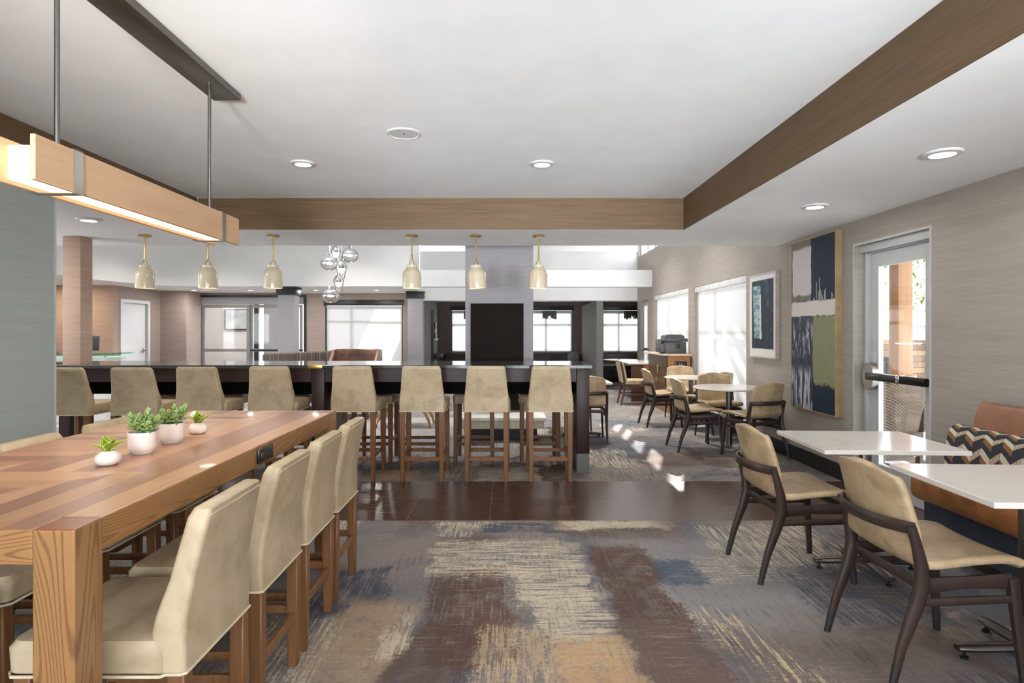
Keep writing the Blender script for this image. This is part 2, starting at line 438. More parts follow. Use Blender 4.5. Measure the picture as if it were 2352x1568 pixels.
    patch(0.97, 3.5, 0.13, 0.2, 0, (74, 88, 104), 'x', 0.34, 0.48)
    patch(1.72, 3.92, 0.4, 0.42, 0, cream, 'd', 0.46, 0.58)
    patch(1.42, 3.55, 0.28, 0.2, 0, cream, 'x', 0.48, 0.6)
    patch(1.85, 3.2, 0.3, 0.35, 0, slate, 'd', 0.42, 0.56)
    patch(1.15, 2.55, 0.1, 0.5, 24, (206, 186, 150), 'd', 0.5, 0.6)
    patch(1.5, 1.95, 0.5, 0.3, 0, brown, None, soft=0.4, amt=0.6)
    # far carpet
    patch(0.02, 5.9, 0.3, 0.3, 0, cream, 'x', 0.42, 0.55)
    patch(-1.1, 5.85, 0.22, 0.2, 0, tan, None, soft=0.3)
    patch(0.45, 5.95, 0.14, 0.35, 4, brown, 'd', 0.3, 0.5)
    patch(1.25, 5.95, 0.5, 0.35, 0, (150, 140, 128), 'd', 0.4, 0.55)
    patch(1.0, 6.7, 0.35, 0.5, 0, cream, 'd', 0.46, 0.58)
    patch(1.9, 6.6, 0.5, 0.35, 20, brown, None, soft=0.35, amt=0.7)
    patch(1.6, 7.6, 0.6, 0.5, 0, slate, 'x', 0.4, 0.56)
    patch(-0.9, 7.4, 1.0, 0.9, 0, pale, 'd', 0.35, 0.55)
    patch(-0.9, 8.9, 1.4, 0.9, 0, (176, 174, 172), 'x', 0.36, 0.56)
    patch(1.9, 10.5, 0.9, 1.0, 0, (128, 124, 120), 'x', 0.38, 0.56)
    bands = t.ss(t.noise(p, 1.7, 3, 0.6, 0.4), 0.44, 0.58)
    col = t.mix(t.m('MULTIPLY', t.m('MULTIPLY', t.ss(hy, 0.52, 0.66), bands), 0.5), col, lin((70, 74, 86)))
    col = t.mix(t.m('MULTIPLY', t.m('MULTIPLY', t.ss(hx, 0.54, 0.68), t.m('SUBTRACT', 1.0, bands)), 0.4), col, lin((178, 166, 148)))
    shade_ = t.m('ADD', 0.3, t.m('MULTIPLY', t.m('ADD', t.m('ADD', t.m('MULTIPLY', fine, 0.5), t.m('MULTIPLY', pile, 0.2)), t.m('MULTIPLY', grit, 0.7)), 1.0))
    col = t.mix(1.0, col, t.comb(shade_, shade_, shade_), 'MULTIPLY')
    return t.pbr(col, 0.95, normal=t.bump(t.m('ADD', fine, t.m('MULTIPLY', hx, 0.8)), 0.5, 0.006), spec=0.12)
M['carpet'] = carpet()

def tiles():
    t = T('chocolate floor tile'); p = t.pos(); sp = t.sep(p)
    u = t.m('DIVIDE', t.m('ADD', sp[0], 9.28), 0.61); v = t.m('DIVIDE', t.m('SUBTRACT', sp[1], 4.44), 0.6)
    def joint(x, k): 
        f = t.m('FRACT', x); return t.m('MINIMUM', f, t.m('SUBTRACT', 1.0, f))
    g = t.ss(t.m('MINIMUM', joint(u, 0), joint(v, 0)), 0.002, 0.005)
    rnd = t.white(t.comb(t.m('FLOOR', u), t.m('FLOOR', v), 0.0))
    n = t.noise(t.mp(p, (1.5, 40, 1)), 2.0, 4, 0.6)
    c = t.mix(n, lin((76, 52, 42)), lin((60, 41, 34)))
    c = t.mix(t.m('MULTIPLY', rnd, 0.3), c, lin((74, 52, 42)))
    c = t.mix(g, lin((118, 96, 84)), c)
    return t.pbr(c, t.m('ADD', 0.2, t.m('MULTIPLY', n, 0.12)), spec=0.5)
M['tile'] = tiles()

def parquet():
    """table top of mitred strips: nested right angles between plain border boards"""
    t = T('mitred strip table top'); p = t.tco(); sp = t.sep(p)
    u = t.m('SUBTRACT', 0.0, sp[0]); v = sp[1]                    # local: x 0 at the right edge, y 0 at the near end
    P_, W_ = 0.72, 0.085
    k = t.m('FLOOR', t.m('DIVIDE', t.m('ADD', v, 0.12), P_)); b = t.m('SUBTRACT', t.m('ADD', v, 0.12), t.m('MULTIPLY', k, P_))
    a = t.m('SUBTRACT', u, 0.1)
    diag = t.m('GREATER_THAN', a, t.m('ADD', 0.16, t.m('MULTIPLY', t.m('SUBTRACT', P_, b), 0.75)))          # 1: strips lie across the table
    ia = t.m('FLOOR', t.m('DIVIDE', a, W_)); ib = t.m('FLOOR', t.m('DIVIDE', b, W_))
    idx = t.m('ADD', t.m('MULTIPLY', diag, t.m('ADD', ib, 40.0)), t.m('MULTIPLY', t.m('SUBTRACT', 1.0, diag), ia))
    border = t.m('LESS_THAN', a, 0.0)
    r = t.white(t.comb(idx, t.m('MULTIPLY', k, 3.0), 7.3))
    pal = t.ramp(r, [(0.0, lin((150, 106, 80))), (0.2, lin((196, 150, 110))), (0.42, lin((186, 140, 102))), (0.56, lin((158, 114, 88))), (0.7, lin((200, 156, 116))), (0.88, lin((176, 130, 96)))], True)
    pal = t.mix(border, pal, lin((194, 148, 106)))
    gx = t.mp(p, (0.10, 1, 1)); gy = t.mp(p, (1, 0.10, 1))
    gl = []
    for g in (gx, gy):
        n = t.noise(g, 7, 1.5, 0.45, 0.4); f = t.noise(g, 130, 3, 0.7)
        gl.append(t.m('ADD', t.m('MULTIPLY', t.ss(t.m('SINE', t.m('MULTIPLY', n, 80.0)), 0.2, 1.0), 0.16), t.m('MULTIPLY', f, 0.2)))
    across = t.m('MULTIPLY', diag, t.m('SUBTRACT', 1.0, border))
    gr = t.m('ADD', t.m('MULTIPLY', across, gl[0]), t.m('MULTIPLY', t.m('SUBTRACT', 1.0, across), gl[1]))
    c = t.mix(gr, pal, lin((112, 66, 38)))
    return t.pbr(c, 0.3, spec=0.45, coat=0.08)
M['parquet'] = parquet()
M['ash_y'] = ash('ash table edge', 'Y'); M['ash_z'] = ash('ash table leg', 'Z'); M['ash_x'] = ash('ash table end', 'X')
M['end_grain'] = wood('end grain', (150, 88, 58), (126, 70, 46), 'X', 2.0, 0.3, 0.5)

def zigzag():
    """woven chevron blocks in cream, tan and charcoal"""
    t = T('chevron block weave'); u_, v_, _ = t.sep(t.uv())
    fu = t.m('MULTIPLY', u_, 50.0); ph = t.m('FRACT', fu); col_i = t.m('FLOOR', fu)
    tri = t.m('PINGPONG', fu, 1.0)
    w = t.m('ADD', t.m('MULTIPLY', v_, 16.0), t.m('MULTIPLY', tri, 1.3))
    stripe = t.m('MODULO', t.m('FLOOR', t.m('MULTIPLY', w, 1.0)), 3.0)
    half = t.m('MODULO', col_i, 2.0)
    thread = t.noise(t.mp(t.uv(), (300, 140, 1)), 1.0, 3, 0.7)
    cream, tan, nav = lin((214, 204, 184)), lin((140, 102, 66)), lin((58, 58, 66))
    hatch = t.m('GREATER_THAN', t.m('FRACT', t.m('MULTIPLY', u_, 400.0)), 0.45)
    mixed = t.mix(hatch, tan, cream)
    A = t.ramp(t.m('DIVIDE', t.m('ADD', stripe, 0.5), 3.0), [(0.0, cream), (0.334, nav), (0.667, tan)], True)
    bt = t.ramp(t.m('DIVIDE', t.m('ADD', stripe, 0.5), 3.0), [(0.0, (0, 0, 0, 1)), (0.334, nav), (0.667, nav)], True)
    isz = t.m('LESS_THAN', stripe, 0.5)
    B = t.mix(isz, bt, mixed)
    c = t.mix(half, A, B)
    c = t.mix(t.m('MULTIPLY', thread, 0.3), c, lin((60, 56, 56)))
    return t.pbr(c, 0.9, spec=0.15)
M['zigzag'] = zigzag()

def stripe_cloth():
    t = T('dark striped upholstery'); o = t.tco(); x = t.sep(o)[0]
    n = t.noise(t.comb(t.m('MULTIPLY', x, 22.0), 0.0, 0.0), 1.0, 2, 0.6)
    c = t.ramp(n, [(0.3, lin((34, 32, 34))), (0.44, lin((92, 74, 62))), (0.52, lin((52, 54, 58))), (0.62, lin((112, 104, 94))), (0.7, lin((40, 38, 40)))])
    return t.pbr(c, 0.85, spec=0.2)
M['stripes'] = stripe_cloth()

def painting_big():
    t = T('large abstract canvas'); u, v, _ = t.sep(t.uv()); uv = t.uv()
    n = t.noise(uv, 9, 4, 0.7); nf = t.noise(uv, 46, 4, 0.75)
    wob = t.m('ADD', t.m('MULTIPLY', t.m('SUBTRACT', n, 0.5), 0.10), t.m('MULTIPLY', t.m('SUBTRACT', nf, 0.5), 0.05))
    sc1 = t.noise(t.mp(uv, (16, 5, 1)), 1.4, 5, 0.7, 1.4)
    navy, slate, white, olive = lin((28, 46, 58)), lin((66, 76, 88)), lin((206, 198, 194)), lin((146, 146, 112))
    c = t.mix(t.ss(n, 0.35, 0.65), lin((48, 58, 70)), slate)
    c = t.mix(t.m('MULTIPLY', t.box(u, v, -0.2, 0.56, 0.3, 0.55, wob), t.ss(sc1, 0.53, 0.62)), c, lin((176, 178, 182)))
    c = t.mix(t.m('MULTIPLY', t.box(u, v, 0.1, 0.4, 0.28, 0.46, wob, 0.06), t.ss(sc1, 0.5, 0.4)), c, lin((22, 32, 36)))
    br = t.noise(t.mp(uv, (9, 2.2, 1), (0, 0, 0.3)), 1.3, 4, 0.6, 1.0)
    c = t.mix(t.m('MULTIPLY', t.box(u, v, -0.2, 0.54, -0.1, 0.22, wob, 0.04), t.ss(br, 0.4, 0.55)), c, lin((188, 190, 196)))
    c = t.mix(t.box(u, v, 0.5, 1.3, -0.2, 0.22, wob, 0.02), c, navy)
    c = t.mix(t.box(u, v, 0.52, 1.3, 0.155, 0.55, wob, 0.012), c, t.mix(n, olive, lin((128, 130, 98))))
    c = t.mix(t.m('GREATER_THAN', v, 0.6), c, t.mix(t.m('LESS_THAN', u, 0.47), navy, t.mix(n, lin((70, 74, 78)), lin((150, 142, 122)))))
    c = t.mix(t.box(u, v, 0.03, 0.475, 0.675, 0.955, t.m('MULTIPLY', wob, 0.6), 0.008), c, t.mix(n, lin((196, 188, 186)), lin((212, 206, 202))))
    # white band and the thin drips that rise from it
    sp_ = t.white(t.comb(t.m('FLOOR', t.m('MULTIPLY', u, 46.0)), 3.0, 1.0))
    near = t.m('ABSOLUTE', t.m('SUBTRACT', t.m('FRACT', t.m('MULTIPLY', u, 46.0)), 0.5))
    hgt = t.m('MULTIPLY', t.m('POWER', sp_, 5.0), t.m('MULTIPLY', t.ss(u, 0.3, 0.75), 0.15))
    top = t.m('ADD', 0.635, t.m('ADD', t.m('MULTIPLY', wob, 0.22), t.m('MULTIPLY', hgt, t.m('LESS_THAN', near, 0.2))))
    band = t.m('MULTIPLY', t.m('LESS_THAN', v, top), t.m('GREATER_THAN', v, t.m('ADD', 0.55, t.m('MULTIPLY', wob, 0.35))))
    c = t.mix(band, c, t.mix(n, lin((208, 200, 194)), lin((222, 216, 210))))
    return t.pbr(c, 0.6, spec=0.25)
M['paint_big'] = painting_big()

def painting_small():
    t = T('navy print with torn paper'); u, v, _ = t.sep(t.uv()); uv = t.uv()
    n = t.noise(uv, 5, 4, 0.7); nf = t.noise(t.mp(uv, (50, 12, 1)), 1.0, 4, 0.75)
    wob = t.m('MULTIPLY', t.m('SUBTRACT', t.noise(uv, 14, 3), 0.5), 0.05)
    c = lin((222, 220, 216))
    ink = t.mix(t.ss(n, 0.5, 0.75), lin((30, 40, 56)), lin((66, 112, 146)))
    ink = t.mix(t.m('MULTIPLY', nf, 0.35), ink, lin((26, 34, 46)))
    c = t.mix(t.box(u, v, 0.1, 0.93, 0.095, 0.94, t.m('MULTIPLY', wob, 0.3), 0.006), c, ink)
    pap = t.mix(t.ss(t.noise(t.mp(uv, (3, 9, 1)), 1.6, 4, 0.7), 0.42, 0.6), lin((166, 190, 186)), lin((70, 112, 124)))
    skew = t.m('ADD', u, t.m('MULTIPLY', t.m('SUBTRACT', v, 0.85), 0.09))
    c = t.mix(t.box(skew, v, 0.14, 0.44, 0.22, 0.875, wob, 0.006), c, pap)
    c = t.mix(t.box(u, v, 0.41, 0.46, 0.21, 0.76, t.m('MULTIPLY', wob, 0.4), 0.006), c, lin((204, 206, 202)))
    return t.pbr(c, 0.5, spec=0.3)
M['paint_small'] = painting_small()

def stone():
    t = T('stacked ledge stone'); p = t.tco(); s_ = t.sep(p)
    b = t.node('ShaderNodeTexBrick'); t.put(b.inputs['Vector'], t.comb(s_[0], s_[2], 0.0))
    b.inputs['Color1'].default_value = lin((176, 144, 108)); b.inputs['Color2'].default_value = lin((120, 96, 76)); b.inputs['Mortar'].default_value = lin((70, 58, 48))
    b.inputs['Scale'].default_value = 4.2; b.inputs['Mortar Size'].default_value = 0.02; b.inputs['Row Height'].default_value = 0.36; b.inputs['Brick Width'].default_value = 0.9
    return t.pbr(t.mix(t.m('MULTIPLY', t.noise(p, 9, 3), 0.4), b.outputs[0], lin((96, 80, 66))), 0.9)
M['stone'] = stone()

def wicker():
    t = T('brown wicker weave'); p = t.tco(); s_ = t.sep(p)
    a = t.m('SINE', t.m('MULTIPLY', t.m('ADD', s_[0], s_[1]), 190.0)); b = t.m('SINE', t.m('MULTIPLY', s_[2], 260.0))
    h = t.m('MULTIPLY', a, b)
    return t.pbr(t.mix(t.ss(h, -0.4, 0.5), lin((38, 31, 25)), lin((112, 92, 68))), 0.6, normal=t.bump(h, 0.5, 0.004))
M['wicker'] = wicker()

def leafy(name, a, b):
    t = T(name); n = t.noise(t.obj(), 34, 3); g = t.sep(t.node('ShaderNodeTexCoord').outputs['Object'])[2]
    return t.pbr(t.mix(n, lin(a), lin(b)), 0.45, spec=0.4)
M['succ'] = leafy('succulent green', (100, 124, 66), (146, 166, 102))
M['leaf'] = leafy('broad leaf green', (84, 118, 34), (132, 158, 44)); M['leaf_edge'] = leafy('lime leaf edge', (176, 192, 52), (200, 208, 80))
M['tree'] = leafy('tree leaf', (120, 160, 70), (160, 196, 100))
def uvgrid(name, fn, nu, nv, mat, parent=None, smooth=True):
    me = bpy.data.meshes.new(name); vs = [fn(i/nu, j/nv) for j in range(nv+1) for i in range(nu+1)]
    fs = [(j*(nu+1)+i, j*(nu+1)+i+1, (j+1)*(nu+1)+i+1, (j+1)*(nu+1)+i) for j in range(nv) for i in range(nu)]
    me.from_pydata(vs, [], fs); uvl = me.uv_layers.new(name='UVMap')
    for poly in me.polygons:
        poly.use_smooth = smooth
        for li in poly.loop_indices:
            vi = me.loops[li].vertex_index; uvl.data[li].uv = ((vi % (nu+1))/nu, (vi//(nu+1))/nv)
    me.materials.append(mat); o = bpy.data.objects.new(name, me); C.objects.link(o)
    if parent is not None: o.parent = parent
    return o

H = 1.38; LC = 2.38; UC = 2.69; XW = 3.12; XL = -3.03
# ---------------------------------------------------------------- camera
cam = bpy.data.cameras.new('camera'); co = bpy.data.objects.new('camera', cam); C.objects.link(co)
co.location = (0, 0, H); co.rotation_euler = (PI/2, 0, 0)
cam.sensor_width = 36.0; cam.sensor_fit = 'HORIZONTAL'; cam.lens = 36.0*1390/2352
cam.shift_x = 11/2352; cam.shift_y = -21/2352; cam.clip_start = 0.02; cam.clip_end = 300
sc.camera = co
# ---------------------------------------------------------------- floor
struct('floor', MB().box(-10, XW+0.16, -2.36, 4.44, -0.1, 0), M['carpet'])
struct('floor.001', MB().box(-10, XW+0.16, 4.44, 5.61, -0.1, 0), M['tile'])
struct('floor.002', MB().box(-10, 4.5, 5.61, 19, -0.1, 0), M['carpet'])
# ---------------------------------------------------------------- ceilings
struct('ceiling', MB().box(XL, 1.73, -2.2, 5.91, UC, UC+0.1), M['ceil'])
lc = MB(); lc.prism([(XL, 5.91), (1.73, 5.91), (1.73, -2.2), (XW+0.16, -2.2), (XW+0.16, 6.98), (-10, 6.98), (-10, 4.06), (XL, 4.06)], LC, UC-0.004)
struct('ceiling.001', lc, M['ceil'])
struct('ceiling.002', MB().prism([(-10, 6.98), (XW+0.16, 6.98), (XW+0.16, 15.5), (-10, 15.5)], 4.3, 4.4), M['ceil'])
struct('ceiling.003', MB().prism([(-2.1, 12.965), (-2.1, 15.0), (-10, 15.0), (-10, 9.9), (-7.66, 9.9), (-7.72, 11.27), (-7.46, 12.42), (-7.26, 12.7), (-6.9, 12.93), (-6.5, 12.965)], 2.36, 2.5), M['ceil'])
struct('ceiling.004', MB().box(-2.15, 4.3, 14.72, 17.6, 2.26, 2.36), M['ceil'])
# bronze covered faces of the raised tray
struct('trim_1', MB().box(XL+0.012, 1.718, 5.898, 5.909, LC+0.001, UC-0.002), M['bronze_wall'])
struct('trim_2', MB().box(1.718, 1.729, -2.2, 5.9095, LC+0.001, UC-0.002), M['bronze_wall'])
struct('trim_3', MB().box(XL, XL+0.011, -2.2, 5.897, LC+0.001, UC-0.002), M['bronze_wall'])
# ---------------------------------------------------------------- walls
wl = MB(); wl.box(XL-0.16, XL-0.001, -2.2, 4.05, 0, UC+0.05)
struct('wall_left', wl, M['sage'])
struct('trim_4', MB().box(XL-0.165, XL+0.004, 4.05, 4.062, 0, LC-0.003), M['alu'])
struct('baseboard_left', MB().box(XL+0.0005, XL+0.014, -2.2, 4.05, 0, 0.14), M['black_base'])
DOOR1 = (4.47, 5.434, 0, 2.15); WIN1 = (7.9, 10.1, 0.16, 2.13); WIN2 = (10.42, 12.85, 0.16, 2.15); DOOR2 = (13.35, 14.15, 0, 2.1); CLER = (10.5, 14.45, 3.17, 4.0)
ADDED_WIN9 = (-2.0, -1.15, 0.3, 2.2)  # added unseen window that lets in daylight behind the camera
struct('wall_right', holed(MB(), -2.2, 14.5, 0, 4.3, [ADDED_WIN9, DOOR1, WIN1, WIN2, DOOR2, CLER], XW, XW+0.16, 'Y'), M['taupe'], smooth=0)
bb = MB()
for a, b in ((-2.2, 4.47), (5.434, 13.35), (14.15, 14.5)): bb.box(XW-0.014, XW-0.0005, a, b, 0, 0.15)
struct('baseboard_right', bb, M['black_base'])
# wall behind the camera with two wide glazed openings added for soft front daylight
BW = [(-2.9, -0.06, 0.25, 2.6), (0.06, 3.0, 0.25, 2.33)]
struct('wall_back', holed(MB(), XL-0.16, XW+0.16, 0, UC+0.1, BW, -2.36, -2.2, 'X'), M['taupe'], smooth=0)
for i, b in enumerate(BW):
    g = thing('window_%d' % (5+i), 'added unseen window in the wall behind the camera, %s' % ('near the grey green wall' if i == 0 else 'near the taupe wall'), 'window'); g['kind'] = 'structure'
    f = MB(); f.box(b[0], b[0]+0.06, -2.32, -2.24, b[2], b[3]).box(b[1]-0.06, b[1], -2.32, -2.24, b[2], b[3]).box(b[0]+0.06, b[1]-0.06, -2.32, -2.24, b[2], b[2]+0.06).box(b[0]+0.06, b[1]-0.06, -2.32, -2.24, b[3]-0.06, b[3])
    f.build('window_frame', M['alu'], g); MB().box(b[0]+0.06, b[1]-0.06, -2.285, -2.275, b[2]+0.06, b[3]-0.06).build('window_pane', M['glass'], g)
# far left: dining annex, reception and entry
ADDED_WIN10 = (4.4, 6.7, 0.3, 2.2); ADDED_WIN11 = (7.6, 9.2, 0.6, 3.8)  # added unseen windows that bring daylight into the annex and lobby
struct('wall_far_left', holed(MB(), 3.9, 19, 0, 4.3, [ADDED_WIN10, ADDED_WIN11], -10.15, -10, 'Y'), M['lobby'], smooth=0)
struct('wall_annex', MB().box(-10, XL-0.17, 3.9, 4.04, 0, LC-0.002), M['sage'])
struct('wall_header', MB().box(-10, XW, 6.985, 7.1, UC, 4.3), M['white'])
fa = MB(); pf = [(-7.6, 9.8), (-7.66, 11.2), (-7.4, 12.35), (-7.2, 12.62), (-6.9, 12.84), (-6.5, 12.9), (-2.1, 12.9)]
pb = [(x-0.05 if x < -6.95 else x, y+0.06) for x, y in pf]
fa.prism(pf + pb[::-1], 2.36, 4.298); struct('wall_fascia', fa, M['white'], smooth=60)
struct('wall_return', MB().box(-2.2, -2.1, 12.97, 14.49, 2.362, 4.298), M['white'])
struct('wall_reception', MB().box(-10, -8.2, 12.6, 12.72, 0, 2.359), M['tan_wall'])
DOOR3 = (12.84, 13.86, 0, 2.06)
struct('wall_door_side', holed(MB(), 12.72, 14.3, 0, 2.359, [DOOR3], -8.32, -8.2, 'Y'), M['lobby'], smooth=0)
struct('wall_alcove', MB().prism([(-8.32, 14.3), (-7.58, 14.3), (-7.58, 15.0), (-7.72, 15.0), (-7.72, 14.42), (-8.32, 14.42)], 0, 2.359), M['lobby'])
SLIDE = (-7.72, -4.98, 0, 2.27); WIN3 = (-4.51, -2.59, 0.32, 2.17)
struct('wall_entry', holed(MB(), -7.72, -2.2, 0, 2.359, [SLIDE, WIN3], 15.0, 15.14, 'X'), M['lobby'], smooth=0)
# back nook
struct('wall_nook_header', MB().box(-2.1, XW, 14.5, 14.7, 2.14, 3.32), M['white'])
struct('wall_upper', MB().box(-2.2, XW+0.16, 15.4, 15.5, 2.4, 4.298), M['white'])
struct('beam', MB().box(-2.095, XW-0.003, 13.0, 13.25, 2.36, 2.72), M['white'], label='long white dropped beam crossing the lobby in front of the booth nook', cat='beam')
WIN4 = (-1.62, 1.89, 0.82, 2.14); WIN5 = (2.76, 3.86, 0.82, 2.14)
struct('wall_nook_back', holed(MB(), -2.15, 4.3, 0, 2.259, [WIN4, WIN5], 17.5, 17.62, 'X'), M['nook'], smooth=0)
struct('wall_nook_left', MB().box(-2.16, -2.0, 14.75, 17.49, 0, 2.258), M['nook_grey'])
struct('wall_nook_right', MB().box(4.2, 4.32, 14.5, 17.49, 0, 2.258), M['nook'])
struct('wall_nook_end', MB().box(XW+0.165, 4.32, 14.4, 14.49, 0, 2.3), M['nook'])
struct('partition', MB().box(2.14, 2.3, 14.5, 17.49, 0, 2.139), M['nook_grey'], label='grey silk covered partition dividing the two back booths', cat='partition')
# freestanding columns
struct('column', MB().box(-4.62, -4.432, 6.285, 6.47, 0, LC-0.002, 0.006), M['tan_wall'], label='slim tan column rising behind the left end of the bar counter', cat='column')
def pier(name, x0, x1, y0, y1, top, lab):
    t_ = thing(name, lab, 'column'); t_['kind'] = 'structure'
    MB().box(x0, x1, y0, y1, 0, top-0.17).build('shaft', M['col_grey'], t_)
    cp = MB(); cp.box(x0-0.03, x1+0.03, y0-0.03, y1+0.03, top-0.172, top-0.03, 0.004).box(x0-0.045, x1+0.045, y0-0.045, y1+0.045, top-0.03, top-0.004, 0.004)
    cp.build('capital', M['black'], t_)
pier('column', -4.92, -4.57, 12.98, 13.3, 2.36, 'mauve column with a black capital beside the sliding entry door')
pier('column', -2.37, -2.01, 14.4, 14.72, 2.36, 'mauve column with a black capital at the corner of the booth nook')
# grey chimney column with the tall dark panel
ch = thing('column', 'wide grey column holding a tall dark panel above a pale hearth bench', 'column'); ch['kind'] = 'structure'
MB().box(-0.575, 0.357, 8.3, 8.95, 0, 4.297).build('shaft', M['col_grey'], ch)
MB().box(-0.5, 0.222, 8.262, 8.3, 0.32, 1.775, 0.003).build('panel', plain('near black panel', (27, 21, 18), 0.75, spec=0.15, nscale=3), ch)
# ---------------------------------------------------------------- windows with roller shades
def frame_y(mb, x0, x1, a0, a1, z0, z1, w):        # frame lying in a wall along Y
    mb.box(x0, x1, a0, a0+w, z0, z1).box(x0, x1, a1-w, a1, z0, z1).box(x0, x1, a0+w, a1-w, z0, z0+w).box(x0, x1, a0+w, a1-w, z1-w, z1); return mb
def frame_x(mb, y0, y1, a0, a1, z0, z1, w):
    mb.box(a0, a0+w, y0, y1, z0, z1).box(a1-w, a1, y0, y1, z0, z1).box(a0+w, a1-w, y0, y1, z0, z0+w).box(a0+w, a1-w, y0, y1, z1-w, z1); return mb
def side_window(n, w, lab):
    g = thing('window_%d' % n, lab, 'window'); g['kind'] = 'structure'; a0, a1, z0, z1 = w
    f = frame_y(MB(), XW+0.10, XW+0.15, a0, a1, z0, z1, 0.05)
    mid = a0+(a1-a0)*0.62; f.box(XW+0.105, XW+0.145, mid-0.025, mid+0.025, z0+0.05, z1-0.05); f.box(XW+0.106, XW+0.144, a0+0.05, a1-0.05, 1.36, 1.40)
    f.build('window_frame', M['alu_d'], g)
    MB().box(XW+0.124, XW+0.13, a0+0.05, a1-0.05, z0+0.05, z1-0.05).build('window_pane', M['glass'], g)
    MB().box(XW+0.006, XW+0.085, a0+0.002, a1-0.002, z1-0.09, z1-0.001, 0.004).build('valance', M['trim_white'], g)
    uvgrid('roller_shade', lambda u, v: (XW+0.056, a0+0.01+(a1-a0-0.02)*u, z0+0.02+(z1-z0-0.105)*v), 2, 2, M['shade'], g)
    MB().tube([(XW+0.056, a0+0.012, z0+0.02), (XW+0.056, a1-0.012, z0+0.02)], 0.013, 8).build('hem_bar', M['trim_white'], g)
side_window(1, WIN1, 'tall shaded window nearest the framed pictures on the taupe wall')
side_window(2, WIN2, 'tall shaded window behind the printer cabinet')
side9 = thing('window_9', 'added unseen window in the taupe wall behind the camera', 'window'); side9['kind'] = 'structure'
frame_y(MB(), XW+0.08, XW+0.13, *ADDED_WIN9, 0.06).build('window_frame', M['alu'], side9); MB().box(XW+0.1, XW+0.106, ADDED_WIN9[0]+0.06, ADDED_WIN9[1]-0.06, ADDED_WIN9[2]+0.06, ADDED_WIN9[3]-0.06).build('window_pane', M['glass'], side9)
for n_, w_, l_ in ((10, ADDED_WIN10, 'added unseen window at the far left of the dining annex'), (11, ADDED_WIN11, 'added unseen lobby window behind the reception desk')):
    g = thing('window_%d' % n_, l_, 'window'); g['kind'] = 'structure'
    frame_y(MB(), -10.12, -10.06, *w_, 0.06).build('window_frame', M['alu'], g); MB().box(-10.09, -10.084, w_[0]+0.06, w_[1]-0.06, w_[2]+0.06, w_[3]-0.06).build('window_pane', M['glass'], g)
def back_window(n, w, lab, y, parts, header=0.13, white_gap=0.05):
    g = thing('window_%d' % n, lab, 'window'); g['kind'] = 'structure'; a0, a1, z0, z1 = w
    MB().box(a0-0.03, a1+0.03, y-0.03, y+0.03, z1-header, z1+0.012, 0.003).build('header_box', M['black'], g)
    f = frame_x(MB(), y+0.07, y+0.12, a0, a1, z0, z1-header, 0.045)
    for m_ in parts: f.box(m_-0.025, m_+0.025, y+0.075, y+0.115, z0+0.045, z1-header-0.045)
    f.box(a0+0.045, a1-0.045, y+0.076, y+0.114, z1-header-0.42, z1-header-0.37)
    f.build('window_frame', M['alu_d'], g)
    e = MB(); e.box(a0, a0+0.02, y+0.0, y+0.065, z0, z1-header-0.002).box(a1-0.02, a1, y+0.0, y+0.065, z0, z1-header-0.002); e.build('side_channel', M['black'], g)
    MB().box(a0+0.05, a1-0.05, y+0.094, y+0.1, z0+0.05, z1-header-0.05).build('window_pane', M['glass'], g)
    uvgrid('roller_shade', lambda u, v: (a0+0.022+(a1-a0-0.044)*u, y+0.046, z0+0.03+(z1-z0-header-0.1)*v), 2, 2, M['shade'], g)
    MB().box(a0+0.022, a1-0.022, y+0.03, y+0.06, z1-header-0.08, z1-header-0.003).build('valance', M['alu'], g)
    MB().box(a0-0.03, a1+0.03, y-0.05, y+0.04, z0-0.03, z0, 0.004).build('window_sill', M['alu_d'], g)
back_window(3, WIN3, 'wide shaded window under a black header between the two capped columns', 15.0, [-3.87])
back_window(4, WIN4, 'shaded window of the back booth nook, partly behind the grey column', 17.5, [-0.3, 1.13])
back_window(7, WIN5, 'shaded window of the right hand back booth', 17.5, [3.24])
cw = thing('window_8', 'high clerestory strip window above the roller shades', 'window'); cw['kind'] = 'structure'
f = frame_y(MB(), XW+0.08, XW+0.13, *CLER, 0.04)
for a in (11.45, 12.3, 13.1, 13.75): f.box(XW+0.082, XW+0.128, a-0.1, a+0.1, 3.21, 3.96)  # bars made wide to split the sun patches on the floor
f.build('window_frame', M['trim_white'], cw); MB().box(XW+0.1, XW+0.105, CLER[0]+0.04, CLER[1]-0.04, 3.21, 3.96).build('window_pane', M['glass'], cw)
# ---------------------------------------------------------------- door with panic bar (right wall)
d1 = thing('door_1', 'aluminium glazed exit door with a black push bar on the taupe wall', 'door'); d1['kind'] = 'structure'
x0 = XW+0.085; a0, a1 = 4.47, 5.434
f = MB(); f.box(x0, x0+0.075, a0, a0+0.075, 0, 2.15).box(x0, x0+0.075, a1-0.075, a1, 0, 2.15).box(x0, x0+0.075, a0+0.075, a1-0.075, 2.075, 2.15)
f.box(x0-0.012, x0+0.01, a1-0.055, a1-0.03, 0, 2.08, 0.002).box(x0-0.05, x0-0.001, a0+0.0, a1, 2.085, 2.15, 0.002)
f.build('door_frame', M['alu'], d1)
lf = MB(); lf.box(x0+0.012, x0+0.058, a1-0.185, a1-0.08, 0.01, 2.07).box(x0+0.012, x0+0.058, a0+0.08, a0+0.185, 0.01, 2.07).box(x0+0.012, x0+0.058, a0+0.185, a1-0.185, 1.95, 2.07).box(x0+0.012, x0+0.058, a0+0.185, a1-0.185, 0.01, 0.24)
lf.box(x0+0.004, x0+0.012, a1-0.205, a1-0.185, 0.24, 1.95)
lf.build('door_leaf', M['alu'], d1)
